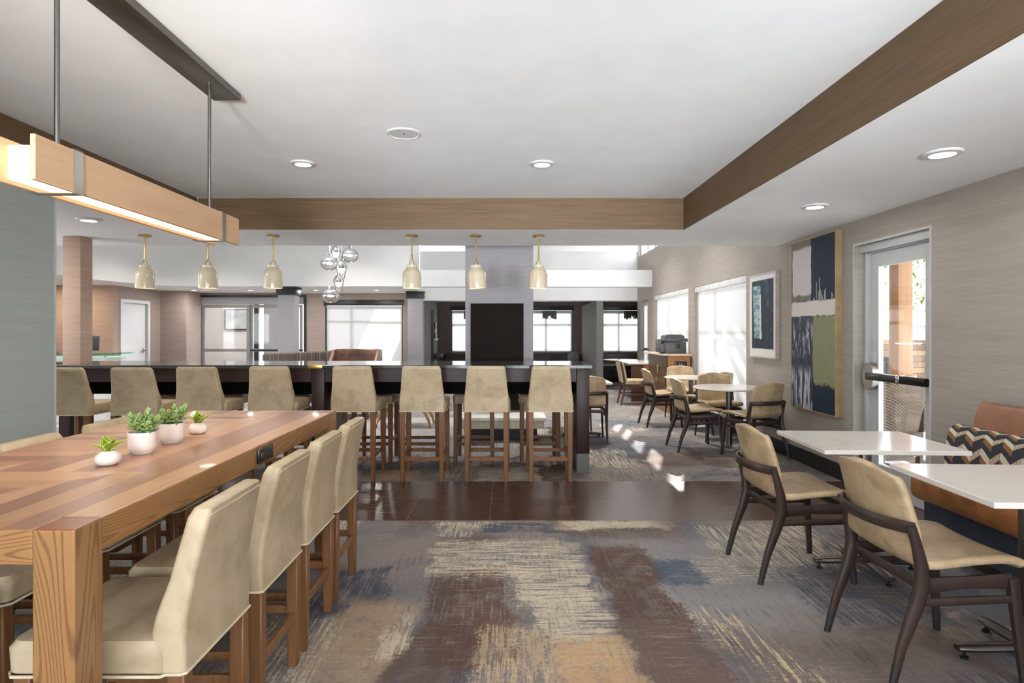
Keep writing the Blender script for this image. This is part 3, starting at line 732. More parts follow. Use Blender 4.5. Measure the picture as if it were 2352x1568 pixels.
MB().box(x0+0.03, x0+0.038, a0+0.185, a1-0.185, 0.24, 1.95).build('glass_pane', M['glass'], d1)
pb_ = MB(); pb_.box(x0-0.062, x0-0.012, a0+0.1, a1-0.11, 0.965, 1.03, 0.012); pbar = pb_.build('push_bar', M['black_gloss'], d1)
MB().box(x0-0.0655, x0-0.009, 4.86, 4.90, 0.962, 1.033, 0.004).build('bar_joint', M['chrome'], pbar)
cyl = MB(); pr = [(a1-0.135+0.13*math.cos(w)*0.62, 0.997+0.12*math.sin(w)) for w in [i*2*PI/24 for i in range(24)]]
cyl.prism(pr, x0-0.05, x0+0.011, 'X'); cyl.build('latch_housing', M['steel'], d1)
MB().box(x0+0.004, x0+0.0115, a1-0.165, a1-0.095, 1.1, 1.2, 0.006).build('lock_plate', M['alu'], d1)
jl = MB(); jl.box(XW-0.003, XW+0.002, a1-0.0, a1+0.022, 0, 2.17).box(XW-0.003, XW+0.002, a0-0.02, a0, 0, 2.17).box(XW-0.003, XW+0.002, a0, a1, 2.15, 2.17)
jl.build('opening_trim', M['alu'], d1)
d2 = thing('door_2', 'narrow aluminium glazed door at the far end of the taupe wall', 'door'); d2['kind'] = 'structure'
f = MB(); frame_y(f, XW+0.06, XW+0.13, 13.35, 14.15, 0.0, 2.1, 0.11); f.build('door_frame', M['alu'], d2)
MB().box(XW+0.09, XW+0.1, 13.46, 14.04, 0.11, 1.99).build('glass_pane', M['glass'], d2)
MB().box(XW+0.0, XW+0.05, 13.5, 14.05, 0.97, 1.03, 0.01).build('push_bar', M['steel'], d2)
# white door near reception
d3 = thing('door_3', 'white flush door with a lever handle beside the reception desk', 'door'); d3['kind'] = 'structure'
f = MB(); X8 = -8.2
f.box(X8-0.14, X8+0.014, 12.82, 12.9, 0, 2.09).box(X8-0.14, X8+0.014, 13.80, 13.88, 0, 2.09).box(X8-0.14, X8+0.014, 12.9, 13.80, 2.02, 2.09)
f.build('door_frame', M['door_white'], d3)
MB().box(X8-0.10, X8-0.055, 12.905, 13.795, 0.01, 2.015).build('door_leaf', M['door_white'], d3)
h = MB(); Mx = Matrix.Rotation(PI/2, 4, 'Y'); h.lathe([(0.0, -0.0), (0.05, 0.0), (0.05, 0.012), (0.018, 0.018), (0.018, 0.06), (0.0, 0.062)], (X8-0.055, 13.70, 0.97), 16, M=Mx)
h.tube([(X8+0.0, 13.70, 0.97), (X8+0.005, 13.66, 0.97), (X8+0.005, 13.56, 0.968)], 0.013, 8); h.build('lever_handle', M['chrome'], d3)
# sliding entry
en = thing('door_4', 'sliding glass entry doors inside a black surround', 'door'); en['kind'] = 'structure'
f = MB(); f.box(-7.72, -7.66, 14.97, 15.06, 0, 2.3).box(-5.04, -4.98, 14.97, 15.06, 0, 2.3).box(-7.66, -5.04, 14.97, 15.06, 2.25, 2.3); f.build('surround', M['black'], en)
MB().box(-7.659, -5.041, 15.01, 15.1, 2.08, 2.249).build('transom_panel', M['col_grey'], en)
f = MB()
for a, b, y in ((-7.58, -6.4, 15.02), (-6.4, -5.1, 15.07)):
    w = 0.07; f.box(a, a+w, y, y+0.045, 0, 2.07).box(b-w, b, y, y+0.045, 0, 2.07).box(a+w, b-w, y, y+0.045, 1.99, 2.07).box(a+w, b-w, y, y+0.045, 0.0, 0.12).box(a+w, b-w, y, y+0.045, 0.9, 0.97)
f.box(-7.655, -7.59, 15.02, 15.1, 0, 2.07).build('door_leaf', M['alu_d'], en)
f = MB(); f.box(-7.51, -6.47, 15.04, 15.048, 0.12, 1.99).box(-6.33, -5.17, 15.09, 15.098, 0.12, 1.99); f.build('glass_pane', M['glass'], en)
MB().box(-6.36, -5.06, 14.985, 15.005, 0.915, 0.955).build('push_bar', M['black'], en)
# vestibule behind the glass
struct('wall_vestibule', MB().box(-9.4, -7.2, 17.2, 17.3, 0, 2.6), M['white'])
struct('ceiling.005', MB().box(-9.4, -3.0, 15.15, 18.9, 2.6, 2.66), M['ceil'])
struct('wall_vestibule_side', MB().box(-6.97, -6.3, 17.3, 17.5, 0, 2.6), M['col_grey'])
vp = thing('vestibule_frame', 'black framed outer doorway seen through the entry glass', 'door frame'); vp['kind'] = 'structure'
f = MB(); f.box(-7.19, -7.07, 17.2, 17.3, 0, 2.6).box(-6.29, -4.8, 17.34, 17.38, 2.2, 2.28).box(-5.6, -5.52, 17.34, 17.38, 0, 2.2); f.build('post', M['black'], vp)
pa = thing('wall_picture', 'black framed grey cloud picture hanging in the entry vestibule', 'picture', (-7.67, 17.17, 1.74))
MB().box(-0.36, 0.4, -0.03, 0.028, -0.29, 0.29, 0.004).build('picture_frame', M['black'], pa)
t = T('grey cloud picture'); n = t.noise(t.tco(), 2.2, 5, 0.6); cl = t.pbr(t.mix(t.ss(n, 0.35, 0.65), lin((150, 160, 164)), lin((206, 210, 210))), 0.5)
MB().box(-0.3, 0.38, -0.034, -0.029, -0.26, 0.27).build('canvas', cl, pa)
# ---------------------------------------------------------------- outdoors seen through the exit door
struct('ground', MB().box(-60, 80, -60, 90, -0.24, -0.12), M['patio'])
struct('patio', MB().box(XW+0.165, 14, 2, 14.3, -0.119, -0.03), M['patio'], label='pale concrete patio outside the exit door', cat='patio')
sw = MB().box(5.2, 10.5, 9.0, 9.4, -0.029, 1.27, 0.02).build('stone_wall', M['stone']); sw['kind'] = 'structure'; tag(sw, 'low ledge stone wall across the patio outside the exit door', 'wall')
cp = MB().box(4.46, 4.63, 6.9, 7.08, -0.029, 2.74, 0.012).build('cedar_post', M['cedar']); cp['kind'] = 'structure'; tag(cp, 'square cedar patio post standing outside the exit door', 'post')
pg = thing('pergola', 'cedar pergola of rafters and beams over the patio', 'pergola'); pg['kind'] = 'structure'
MB().box(3.34, 6.6, 2.4, 8.9, 2.8, 2.9).build('sun_block_deck', M['cedar'], pg)  # added unseen deck that keeps direct sun off the exit door
rb = MB(); rb.box(3.5, 3.72, 8.9, 17.0, 2.70, 2.86); rb.build('beam', M['cedar'], pg)
MB().box(6.3, 6.5, 8.9, 17.0, 2.70, 2.86).build('beam', M['cedar'], pg)
for i in range(15):
    MB().box(3.34, 6.7, 9.2+i*0.52, 9.31+i*0.52, 2.862, 2.96).build('rafter', M['cedar'], pg)
for xx, yy in ((6.4, 16.8), (6.4, 9.0)):
    MB().box(xx-0.09, xx+0.09, yy-0.09, yy+0.09, -0.029, 2.7).build('post', M['cedar'], pg)
fb = thing('building', 'long low grey building far beyond the patio', 'building'); fb['kind'] = 'structure'
MB().box(14, 62, 44, 52, -0.119, 1.9).build('wall', plain('grey blue cladding', (128, 142, 152), 0.7), fb)
MB().box(13.6, 62.4, 43.6, 52.4, 1.9, 2.15).build('roof', plain('pale roof edge', (190, 176, 150), 0.7), fb)
random.seed(5)
tr = thing('tree', 'leafy green tree crown hanging beside the cedar post outside', 'tree', (6.0, 8.3, -0.029))
MB().tube([(0.25, 0, 0), (0.2, 0.02, 1.4), (0.1, 0, 2.5), (0.0, 0.05, 3.1)], [0.06, 0.05, 0.04, 0.02], 8).build('trunk', M['cedar'], tr)
lf = MB()
for i in range(420):
    a, r = random.uniform(0, 2*PI), 0.62*random.random()**0.5; z = random.uniform(1.72, 3.0)
    p = Vector((r*math.cos(a)*1.1-0.25, r*math.sin(a)*0.8, z)); q = Matrix.Rotation(random.uniform(0, 6), 4, 'Z') @ Matrix.Rotation(random.uniform(-1, 1), 4, 'X')
    pts = [p + (q @ Vector(v)) for v in ((0, 0, 0), (0.022, 0.04, 0.008), (0, 0.11, -0.012), (-0.022, 0.04, 0.008))]
    lf._f([lf.bm.verts.new(v) for v in pts])
lf.build('foliage', M['tree'], tr)
bt = thing('bare_tree', 'leafless grey tree above the far building', 'tree', (20.5, 36, -0.119))
br = MB(); br.tube([(0, 0, 0), (0, 0, 1.4), (0.1, 0, 2.6)], [0.12, 0.1, 0.05], 6)
for i in range(26):
    a = random.uniform(-1.2, 1.2); z = random.uniform(1.3, 2.4); L = random.uniform(0.6, 1.3)
    br.tube([(0, 0, z), (math.sin(a)*L*0.5, random.uniform(-0.3, 0.3), z+L*0.4), (math.sin(a)*L, random.uniform(-0.5, 0.5), z+L*0.8)], [0.03, 0.02, 0.008], 4)
br.build('branches', plain('bare bark', (150, 140, 130), 0.9), bt)
# wicker patio chairs just outside the glass
def wicker_chair(loc, rz, lab):
    t_ = thing('patio_chair', lab, 'chair', loc, rz)
    MB().rr([(0.16, -0.3, 0.3, -0.02, 0.56, 0.05), (0.4, -0.31, 0.31, -0.02, 0.58, 0.05)]).build('seat_base', M['wicker'], t_)
    MB().rr([(0.4, -0.28, 0.28, 0.03, 0.57, 0.06), (0.47, -0.28, 0.28, 0.03, 0.57, 0.08)]).build('seat_cushion', plain('ochre outdoor cushion', (192, 166, 84), 0.8), t_)
    def bk(u, v):
        w = 0.31 + 0.03*v; x = (u-0.5)*2*w; return (x, -0.03-0.1*v+0.10*(2*abs(u-0.5))**3, 0.38+0.54*v)
    b = uvgrid('backrest', bk, 14, 10, M['wicker'], t_); s_ = b.modifiers.new('thick', 'SOLIDIFY'); s_.thickness = 0.045
    for sx in (-1, 1):
        MB().box(sx*0.31-0.03, sx*0.31+0.03, -0.02, 0.5, 0.4, 0.64, 0.015).build('armrest', M['wicker'], t_)
        for yy in (0.02, 0.52): MB().box(sx*0.27-0.025, sx*0.27+0.025, yy-0.025, yy+0.025, 0.0, 0.16).build('leg', M['wicker'], t_)
    return t_
wicker_chair((3.95, 6.05, -0.029), 0.35, 'brown wicker patio chair right outside the exit door glass')
wicker_chair((5.15, 6.1, -0.029), -0.3, 'brown wicker patio chair beyond the cedar post, farther from the exit door')
fp = thing('fire_bowl', 'black patio lantern post in front of the stone wall', 'lantern', (5.42, 8.6, -0.029))
MB().box(-0.06, 0.06, -0.06, 0.06, 0, 1.0, 0.01).build('post', M['black'], fp); MB().lathe([(0.0, 0.995), (0.07, 1.0), (0.07, 1.06), (0.0, 1.09)], n=12).build('cap', M['black'], fp)
# ---------------------------------------------------------------- sky, sun and lamps
w = bpy.data.worlds.new('sky'); sc.world = w; w.use_nodes = True; nt = w.node_tree; nt.nodes.clear()
bg = nt.nodes.new('ShaderNodeBackground'); ow = nt.nodes.new('ShaderNodeOutputWorld')
geo = nt.nodes.new('ShaderNodeTexCoord'); sx = nt.nodes.new('ShaderNodeSeparateXYZ'); nt.links.new(geo.outputs['Generated'], sx.inputs[0])
rp = nt.nodes.new('ShaderNodeValToRGB'); nt.links.new(sx.outputs[2], rp.inputs[0])
rp.color_ramp.elements[0].color = (0.97, 0.985, 1.0, 1); rp.color_ramp.elements[1].color = (0.66, 0.8, 1.0, 1); rp.color_ramp.elements[1].position = 0.75
nt.links.new(rp.outputs[0], bg.inputs[0]); bg.inputs[1].default_value = 6.5; nt.links.new(bg.outputs[0], ow.inputs[0])
sl = bpy.data.lights.new('sun', 'SUN'); sl.energy = 19.0; sl.angle = 0.009; sl.color = (1.0, 0.95, 0.87)
so = bpy.data.objects.new('sun', sl); C.objects.link(so); so.rotation_euler = Vector((-1.5, -4.9, -3.4)).to_track_quat('-Z', 'Y').to_euler(); so.location = (10, 30, 22)
def lamp(name, loc, power, size=0.16, col=(1.0, 0.96, 0.91), spread=None, shape='DISK', sy=None, rot=(0, 0, 0)):
    l = bpy.data.lights.new(name, 'AREA'); l.shape = shape; l.size = size; l.energy = power; l.color = col
    if sy: l.size_y = sy
    if spread: l.spread = spread
    o = bpy.data.objects.new(name, l); C.objects.link(o); o.location = loc; o.rotation_euler = rot; return o
# recessed downlights
def downlight(loc, r, label, power, proto=None):
    t_ = thing('downlight', label, 'ceiling light', loc, group='recessed downlights')
    MB().lathe([(r*0.62, -0.004), (r*0.66, -0.016), (r*0.95, -0.012), (r, -0.003), (r, 0.0), (r*0.62, 0.0)], n=32, cap=False).build('trim_ring', M['trim_white'], t_)
    MB().lathe([(0.0, -0.004), (r*0.4, -0.008), (r*0.62, -0.006), (r*0.62, -0.001), (0.0, -0.001)], n=28).build('lens', M['bulb'], t_)
    if power: lamp('downlight_lamp', (loc[0], loc[1], loc[2]-0.03), power, r*1.3)
    return t_
EPS = 0.0008
downlight((-1.58, 4.68, UC-EPS), 0.095, 'recessed downlight in the raised ceiling left of the round speaker', 4)
downlight((0.27, 4.69, UC-EPS), 0.095, 'recessed downlight in the raised ceiling right of the round speaker', 4)
downlight((2.43, 4.78, LC-EPS), 0.1, 'recessed downlight over the exit door, farther one in the low ceiling', 4)
downlight((2.42, 3.366, LC-EPS), 0.1, 'recessed downlight over the booth bench, nearer one in the low ceiling', 4)
downlight((-3.7, 5.35, LC-EPS), 0.1, 'recessed downlight in the low ceiling beside the tan column', 4)
for i, x in enumerate((-7.2, -5.9, -4.4, -3.0)):
    downlight((x, 13.9, 2.36-EPS), 0.085, ['small recessed downlight in the lobby soffit nearest the white door', 'small recessed downlight in the lobby soffit over the sliding doors', 'small recessed downlight in the lobby soffit just right of the black capped column', 'small recessed downlight in the lobby soffit over the wide shaded window'][i], 14)
# round ceiling speaker
sp = thing('ceiling_speaker', 'round white flush speaker in the raised ceiling', 'speaker', (-0.68, 3.98, UC-EPS))
MB().lathe([(0.096, -0.004), (0.1, -0.01), (0.112, -0.006), (0.113, 0.0), (0.096, 0.0)], n=40, cap=False).build('rim', M['trim_white'], sp)
t = T('speaker grille'); vo = t.node('ShaderNodeTexVoronoi'); t.put(vo.inputs['Vector'], t.tco()); vo.inputs['Scale'].default_value = 260
t.pbr(t.mix(t.ss(vo.outputs[0], 0.2, 0.4), lin((150, 150, 150)), lin((218, 218, 218))), 0.6)
MB().lathe([(0.0, -0.005), (0.096, -0.005), (0.096, -0.001), (0.0, -0.001)], n=40).build('grille', t.mat, sp)
MB().lathe([(0.0, -0.0085), (0.006, -0.008), (0.006, -0.005), (0.0, -0.005)], n=10).build('badge', M['black'], sp)
# photographer's flash heads behind the camera, bounced off the ceiling, plus added unseen fills
for x in (-1.7, 1.2): lamp('unseen_bounce', (x, -1.7, 1.15), 4, 0.6, (0.94, 0.97, 1.0), math.radians(70), rot=(PI-math.radians(62), 0, 0))
for x in (-0.8, 1.25): lamp('far_fill', (x, -1.8, 1.3), 16, 0.5, (0.94, 0.97, 1.0), math.radians(42), rot=(PI-math.radians(77), 0, 0))  # added unseen fill aimed forward to lift the far ceiling
lamp('unseen_bounce', (-4.6, 5.0, 1.2), 40, 0.4, (0.97, 0.98, 1.0), math.radians(80), rot=(PI, math.radians(-42), 0))  # added unseen fill raking the low ceiling from the annex
lamp('unseen_bounce', (-6.6, 5.1, 1.1), 40, 0.6, (0.97, 0.98, 1.0), rot=(PI, 0, 0))  # added unseen uplight that brightens the annex ceiling
lamp('unseen_bounce', (-0.1, 9.7, 1.2), 90, 0.6, (0.97, 0.98, 1.0), rot=(PI, 0, 0))  # added unseen uplight behind the chimney column that brightens the lobby
# unseen lamps without fittings, added to light the room, annex and lobby
for x, y in ((-1.58, 2.0), (0.27, 2.0), (-1.58, -0.8), (0.27, -0.8)): lamp('ceiling_fill', (x, y, UC-0.02), 4, 0.14)
for x, y in ((2.42, 1.9), (2.42, 0.3)): lamp('ceiling_fill', (x, y, LC-0.02), 4, 0.14)
for x, y in ((-4.9, 5.2), (-6.5, 5.4), (-8.5, 5.4)): lamp('ceiling_fill', (x, y, LC-0.02), 12, 0.14)  # added unseen fill for the dim annex
for x, y in ((-6, 8.6), (-3, 8.8), (-6, 11.2), (-3.2, 11.4), (1.6, 9.0), (1.6, 11.6)): lamp('lobby_fill', (x, y, 4.28), 45, 0.3, spread=math.radians(95))  # added unseen fill for the lobby, no lamp bodies
for x, y in ((-7.6, 16.2), (-5.4, 16.2)): lamp('vestibule_fill', (x, y, 2.58), 14, 0.3)  # added unseen fill so the vestibule is not dark
lamp('reception_lamp', (-9.0, 11.9, 2.34), 18, 0.14, (1.0, 0.84, 0.66))
lamp('nook_lamp', (0.2, 16.2, 2.24), 5, 0.14); lamp('nook_lamp', (3.2, 16.2, 2.24), 4, 0.14)
def bevel(o, w=0.004, seg=2, ang=40):
    b = o.modifiers.new('soft edges', 'BEVEL'); b.width = w; b.segments = seg; b.limit_method = 'ANGLE'; b.angle_limit = math.radians(ang); b.harden_normals = False
    return o
# ---------------------------------------------------------------- upholstered counter stools
def make_stool(name, label, hb, top, loc, rz, group):
    t_ = thing(name, label, 'stool', loc, rz, group)
    L = []
    N = 16
    for i in range(N+1):
        t = i/N; z = hb + (top-hb)*t
        y0 = -0.056*max(0.0, (t-0.3)/0.7)**1.35
        y1 = 0.082 + 0.012*math.sin(min(1, t/0.55)*PI) - 0.075*max(0.0, (t-0.25)/0.75)**1.15
        hw = 0.206 + 0.004*math.sin(min(1.0, t/0.5)*PI) - 0.032*max(0.0, (t-0.2)/0.8)**1.1
        e = 0.0
        if t > 0.96: e = 0.006
        L.append((z, -hw+e, hw-e, y0+e*0.6, y1-e*0.6, 0.016))
    z, a, b, c, d, r = L[-1]; L[-1] = (z-0.004, a+0.001, b-0.001, c+0.001, d-0.001, r); L.append((z, a+0.01, b-0.01, c+0.008, d-0.008, 0.012))
    L[0] = (hb+0.003, *L[0][1:]); L.insert(0, (hb, L[0][1]+0.008, L[0][2]-0.008, L[0][3]+0.008, L[0][4]-0.008, 0.01))
    bk = MB().rr(L).build('backrest', M['hide'], t_)
    st = MB()
    for sx in (-1, 1):
        st.tube([(sx*(l[2]-0.004), l[3]+0.012, l[0]) for l in L[2:-2]], 0.0022, 5)
    st.tube([(-L[-3][2]+0.012, L[-3][3]-0.0005, top-0.02), (L[-3][2]-0.012, L[-3][3]-0.0005, top-0.02)], 0.002, 5)
    st.build('seam', M['piping'], bk)
    S = [(hb+0.001, -0.205, 0.205, 0.05, 0.455, 0.02), (hb+0.012, -0.218, 0.218, 0.05, 0.472, 0.03), (hb+0.075, -0.222, 0.222, 0.05, 0.476, 0.035), (hb+0.094, -0.212, 0.212, 0.06, 0.462, 0.035), (hb+0.102, -0.18, 0.18, 0.08, 0.42, 0.05), (hb+0.104, -0.08, 0.08, 0.15, 0.32, 0.04)]
    MB().rr(S, 6).build('seat', M['hide'], t_)
    pp = [(-0.2, -0.001), (0.2, -0.001), (0.2085, 0.01), (0.2095, 0.05), (0.22, 0.06), (0.22, 0.455), (0.2, 0.474), (-0.2, 0.474), (-0.22, 0.455), (-0.22, 0.06), (-0.2095, 0.05), (-0.2085, 0.01), (-0.2, -0.001)]
    MB().tube([(x, y, hb+0.003) for x, y in pp], 0.0045, 6).build('piping', M['piping'], t_)
    def leg(x, y, dx, dy):
        a, b = 0.0235, 0.019
        return MB().rr([(0.0, x+dx-b, x+dx+b, y+dy-b, y+dy+b, 0.003), (hb*0.6, x+dx*0.3-a, x+dx*0.3+a, y+dy*0.3-a, y+dy*0.3+a, 0.003), (hb+0.002, x-a, x+a, y-a, y+a, 0.003)], 2)
    for sx in (-1, 1):
        bevel(leg(sx*0.181, 0.026, sx*0.0, 0.0).build('leg', M['stool_leg'], t_), 0.002, 1)
        bevel(leg(sx*0.19, 0.432, sx*0.004, 0.012).build('leg', M['stool_leg'], t_), 0.002, 1)
    for nm, bx in (('stretcher', (-0.162, 0.162, 0.014, 0.036, 0.19, 0.226)), ('footrest', (-0.172, 0.172, 0.428, 0.452, 0.195, 0.23)), ('stretcher', (-0.192, -0.172, 0.044, 0.426, 0.215, 0.248)), ('stretcher', (0.172, 0.192, 0.044, 0.426, 0.215, 0.248))):
        MB().box(*bx, 0.002, 1).build(nm, M['stool_leg'], t_)
    return t_
front = [(0.401, 5.585, 'tan bar stool on the near side, next to the right end panel of the counter'),
         (-0.192, 5.585, 'tan bar stool on the near side, second from the right end panel'),
         (-0.789, 5.585, 'tan bar stool on the near side, third from the right end panel'),
         (-1.425, 5.585, 'tan bar stool on the near side, just right of the brass plate'),
         (-2.175, 5.55, 'tan bar stool on the near side, just left of the brass plate'),
         (-2.79, 5.46, 'tan bar stool on the near side, second to the left of the brass plate'),
         (-3.30, 5.34, 'tan bar stool on the near side, behind the two jade succulents'),
         (-3.895, 5.33, 'tan bar stool half hidden by the grey green wall')]
proto_bar = make_stool('bar_stool', front[0][2], 0.645, 1.07, (front[0][0], front[0][1], 0), 0, 'stools on the near side of the bar counter')
for x, y, lb in front[1:]: dup(proto_bar, (x, y, 0), 0, lb)
rear = [(0.345, 'dark bar stool on the far side of the counter, nearest its right end panel'),
        (-0.35, 'dark bar stool on the far side, in front of the pale hearth bench'),
        (-0.925, 'dark bar stool on the far side, seen between the legs of the third near stool'),
        (-1.42, 'dark bar stool on the far side, just right of the brass plate'),
        (-2.3, 'dark bar stool on the far side, just left of the brass plate'),
        (-3.0, 'dark bar stool on the far side, second to the left of the brass plate'),
        (-3.7, 'dark bar stool on the far side, nearest the tan column')]
for x, lb in rear:
    r_ = dup(proto_bar, (x, 6.805, 0), PI, lb, 'stools on the far side of the bar counter'); r_.scale = (1, 1, 0.984)
ts = [(1.825, 'tan counter stool on the right of the wooden table, nearest the camera'), (2.335, 'tan counter stool on the right of the wooden table, second nearest the camera'),
      (2.815, 'tan counter stool on the right of the wooden table, beyond the socket plate'), (3.285, 'tan counter stool on the right of the wooden table, farthest from the camera')]
proto_t = make_stool('counter_stool', ts[0][1], 0.463, 0.9, (-0.862, ts[0][0], 0), PI/2, 'stools along the wooden communal table')
for y, lb in ts[1:]: dup(proto_t, (-0.862, y, 0), PI/2, lb)
for y, lb in ((3.285, 'counter stool left of the wooden table, only its pale back top showing by the succulents'), (2.74, 'counter stool left of the wooden table, its pale back top at the picture edge'), (2.24, 'counter stool tucked under the left of the table, second nearest the camera'), (1.765, 'counter stool tucked under the left of the table, nearest the camera')):
    dup(proto_t, (-2.145, y, 0), -PI/2, lb)
# ---------------------------------------------------------------- communal table
ct = thing('communal_table', 'long honey coloured wooden communal table with mitred strip top', 'table', (-1.02, 1.427, 0))
W, L_, Hh, TH, LG = 0.95, 2.19, 0.914, 0.085, 0.101
tb = MB(); tb.prism([(-LG, 0.002), (-W+LG, 0.002), (-W+LG, LG), (-W+0.002, LG), (-W+0.002, L_-LG), (-W+LG, L_-LG), (-W+LG, L_-0.002), (-LG, L_-0.002), (-LG, L_-LG), (-0.002, L_-LG), (-0.002, LG), (-LG, LG)], Hh-TH, Hh)
tb.bm.normal_update()
for f in tb.bm.faces: f.material_index = 0 if abs(f.normal.z) > 0.9 else (2 if abs(f.normal.y) > 0.9 else 1)
bevel(tb.build('tabletop', [M['parquet'], M['ash_y'], M['ash_x']], ct, 0), 0.005, 3)
for x in (-LG, -W):
    for y in (0, L_-LG):
        lg = MB(); lg.box(x, x+LG, y, y+LG, 0, Hh+0.0006); lg.bm.normal_update()
        for f in lg.bm.faces: f.material_index = 1 if f.normal.z > 0.9 else 0
        bevel(lg.build('leg', [M['ash_z'], M['end_grain']], ct, 0), 0.005, 3)
sk = MB().box(-0.001, 0.009, 1.04, 1.19, 0.842, 0.901, 0.003).build('socket_plate', M['black_gloss'], ct)
for i in range(4):
    q = MB(); y = 1.056+i*0.03; q.box(0.008, 0.015, y, y+0.025, 0.852, 0.886, 0.002); q.build('socket', M['black'], sk)
# ---------------------------------------------------------------- plants on the communal table
def leaf_blade(mb, base, ang, tilt, ln, wd, curl):
    Mz = Matrix.Rotation(ang, 4, 'Z'); n = 8; rows = []
    for i in range(n+1):
        t = i/n; w = wd*(math.sin(PI*min(1.0, 0.12+0.88*t))**0.7)*(1-t**4)
        th = tilt - curl*t*t; rows.append((t, w, th))
    y = z = 0.0; prev = None
    for i, (t, w, th) in enumerate(rows):
        if i: y += ln/n*math.cos(th); z += ln/n*math.sin(th)
        cx_ = [(-w, 0.35*w), (-w*0.78, 0.22*w), (0, 0), (w*0.78, 0.22*w), (w, 0.35*w)]
        cur = [mb.bm.verts.new(Vector(base) + (Mz @ Vector((x, y-q*math.sin(th), z+q*math.cos(th))))) for x, q in cx_]
        if prev:
            for k in range(4):
                mb.mi = 1 if k in (0, 3) else 0; mb._f((prev[k], prev[k+1], cur[k+1], cur[k]))
        prev = cur
    mb.mi = 0
def small_plant(loc, seed, label):
    random.seed(seed); t_ = thing('potted_plant', label, 'plant', loc, seed*1.3, 'small broad leaf plants on the communal table')
    MB().lathe([(0.0, 0.0), (0.026, 0.0), (0.036, 0.008), (0.0415, 0.02), (0.038, 0.034), (0.027, 0.046), (0.02, 0.05), (0.018, 0.047), (0.0, 0.043)], n=32).build('pot', M['pot'], t_)
    MB().lathe([(0.0, 0.046), (0.018, 0.0455), (0.0175, 0.043), (0.0, 0.042)], n=16).build('soil', M['soil'], t_)
    lf = MB()
    for i in range(8):
        leaf_blade(lf, (0, 0, 0.044), i*2*PI/8+random.uniform(-.25, .25) + (0.4 if i % 2 else 0), (0.72 if i % 2 else 1.28)+random.uniform(-.12, .12), (0.072 if i % 2 else 0.062)*random.uniform(.9, 1.1), 0.0185, 0.45)
    o = lf.build('foliage', [M['leaf'], M['leaf_edge']], t_, 60); s_ = o.modifiers.new('thick', 'SOLIDIFY'); s_.thickness = 0.001
def succulent(loc, seed, label):
    random.seed(seed); t_ = thing('potted_succulent', label, 'plant', loc, 0, 'jade succulents on the communal table')
    MB().lathe([(0.0, 0.0), (0.034, 0.0), (0.036, 0.006), (0.043, 0.012), (0.0485, 0.024), (0.0495, 0.04), (0.0495, 0.083), (0.047, 0.083), (0.0465, 0.07), (0.0, 0.07)], n=40).build('pot', M['pot'], t_)
    MB().lathe([(0.0, 0.0715), (0.046, 0.0705), (0.046, 0.069), (0.0, 0.069)], n=24).build('soil', M['soil'], t_)
    fo = MB(); tips = []
    for i in range(9):
        a = i*2.4 + random.uniform(-.2, .2); r = 0.014 + 0.036*((i+0.5)/9)**0.6; h = random.uniform(0.125, 0.168) - r*0.45
        tips.append(Vector((r*math.cos(a), r*math.sin(a), h)))
    for tip in tips:
        root = Vector((tip.x*0.25, tip.y*0.25, 0.07)); d = (tip-root); q = d.to_track_quat('Z', 'Y').to_matrix().to_4x4()
        fo.tube([root, root+d*0.5, tip], 0.0022, 5)
        for k in range(17):
            t = 0.34+0.66*k/16; a = k*2.4; el = 0.35+0.95*(k/16)**1.6
            Lf = 0.0192*(1.05-0.4*(k/16)); c0 = root+d*t
            dv = (q @ Matrix.Rotation(a, 4, 'Z') @ Vector((math.cos(el), 0, math.sin(el)))); cc = c0 + dv*Lf*0.75
            R = dv.to_track_quat('Z', 'Y').to_matrix().to_4x4()
            fo.ball(cc, (0.0074, 0.0058, Lf*0.85), 7, R)
    fo.build('foliage', M['succ'], t_, 80)
    st = MB(); st.tube([(0, 0, 0.069), (0.002, 0, 0.09)], 0.004, 6); st.build('stem', M['succ'], t_)
TT = Hh+0.0009
small_plant((-1.405, 2.13, TT), 1, 'small broad leaf plant in a low round white pot, nearest the table front')
succulent((-1.408, 2.335, TT), 2, 'bushy jade succulent in a white pot, nearer and fuller of the two')
succulent((-1.42, 2.56, TT), 7, 'bushy jade succulent in a white pot, behind the nearer succulent')
small_plant((-1.425, 2.79, TT), 4, 'small broad leaf plant in a low round white pot, farthest of the row')
# ---------------------------------------------------------------- linear wooden pendant
lp = thing('linear_pendant', 'long wooden box pendant lamp hung from a steel ceiling bar over the communal table', 'pendant lamp', (-1.54, 2.595, 0))
zb, zt, hl = 1.856, 1.998, 0.715
for sx in (-1, 1):
    bevel(MB().box(sx*0.065-0.0085, sx*0.065+0.0085, -hl, hl, zb, zt).build('side_board', M['maple'], lp), 0.002, 2)
MB().box(-0.055, 0.055, -hl+0.05, hl-0.05, zb+0.012, zt-0.02, 0.003).build('diffuser', M['lamp_glow'], lp)
for y in (-0.525, 0.535):
    s_ = MB(); s_.box(0.0738, 0.0765, y-0.021, y+0.021, zb-0.003, zt+0.003).box(-0.0765, -0.0738, y-0.021, y+0.021, zb-0.003, zt+0.003).box(-0.0765, 0.0765, y-0.021, y+0.021, zb-0.005, zb-0.0025).box(-0.0765, 0.0765, y-0.021, y+0.021, zt+0.0005, zt+0.004)
    s_.build('strap', M['steel'], lp)
    MB().tube([(0, y, zt+0.003), (0, y, UC-0.036)], 0.0085, 12).build('rod', M['steel_d'], lp)
MB().box(-0.075, 0.075, -0.74, 0.735, UC-0.036, UC-0.001, 0.002).build('canopy', M['steel_d'], lp)
lamp('linear_lamp', (-1.54, 2.595, zb-0.01), 7, 0.1, (1.0, 0.86, 0.66), None, 'RECTANGLE', 1.25)
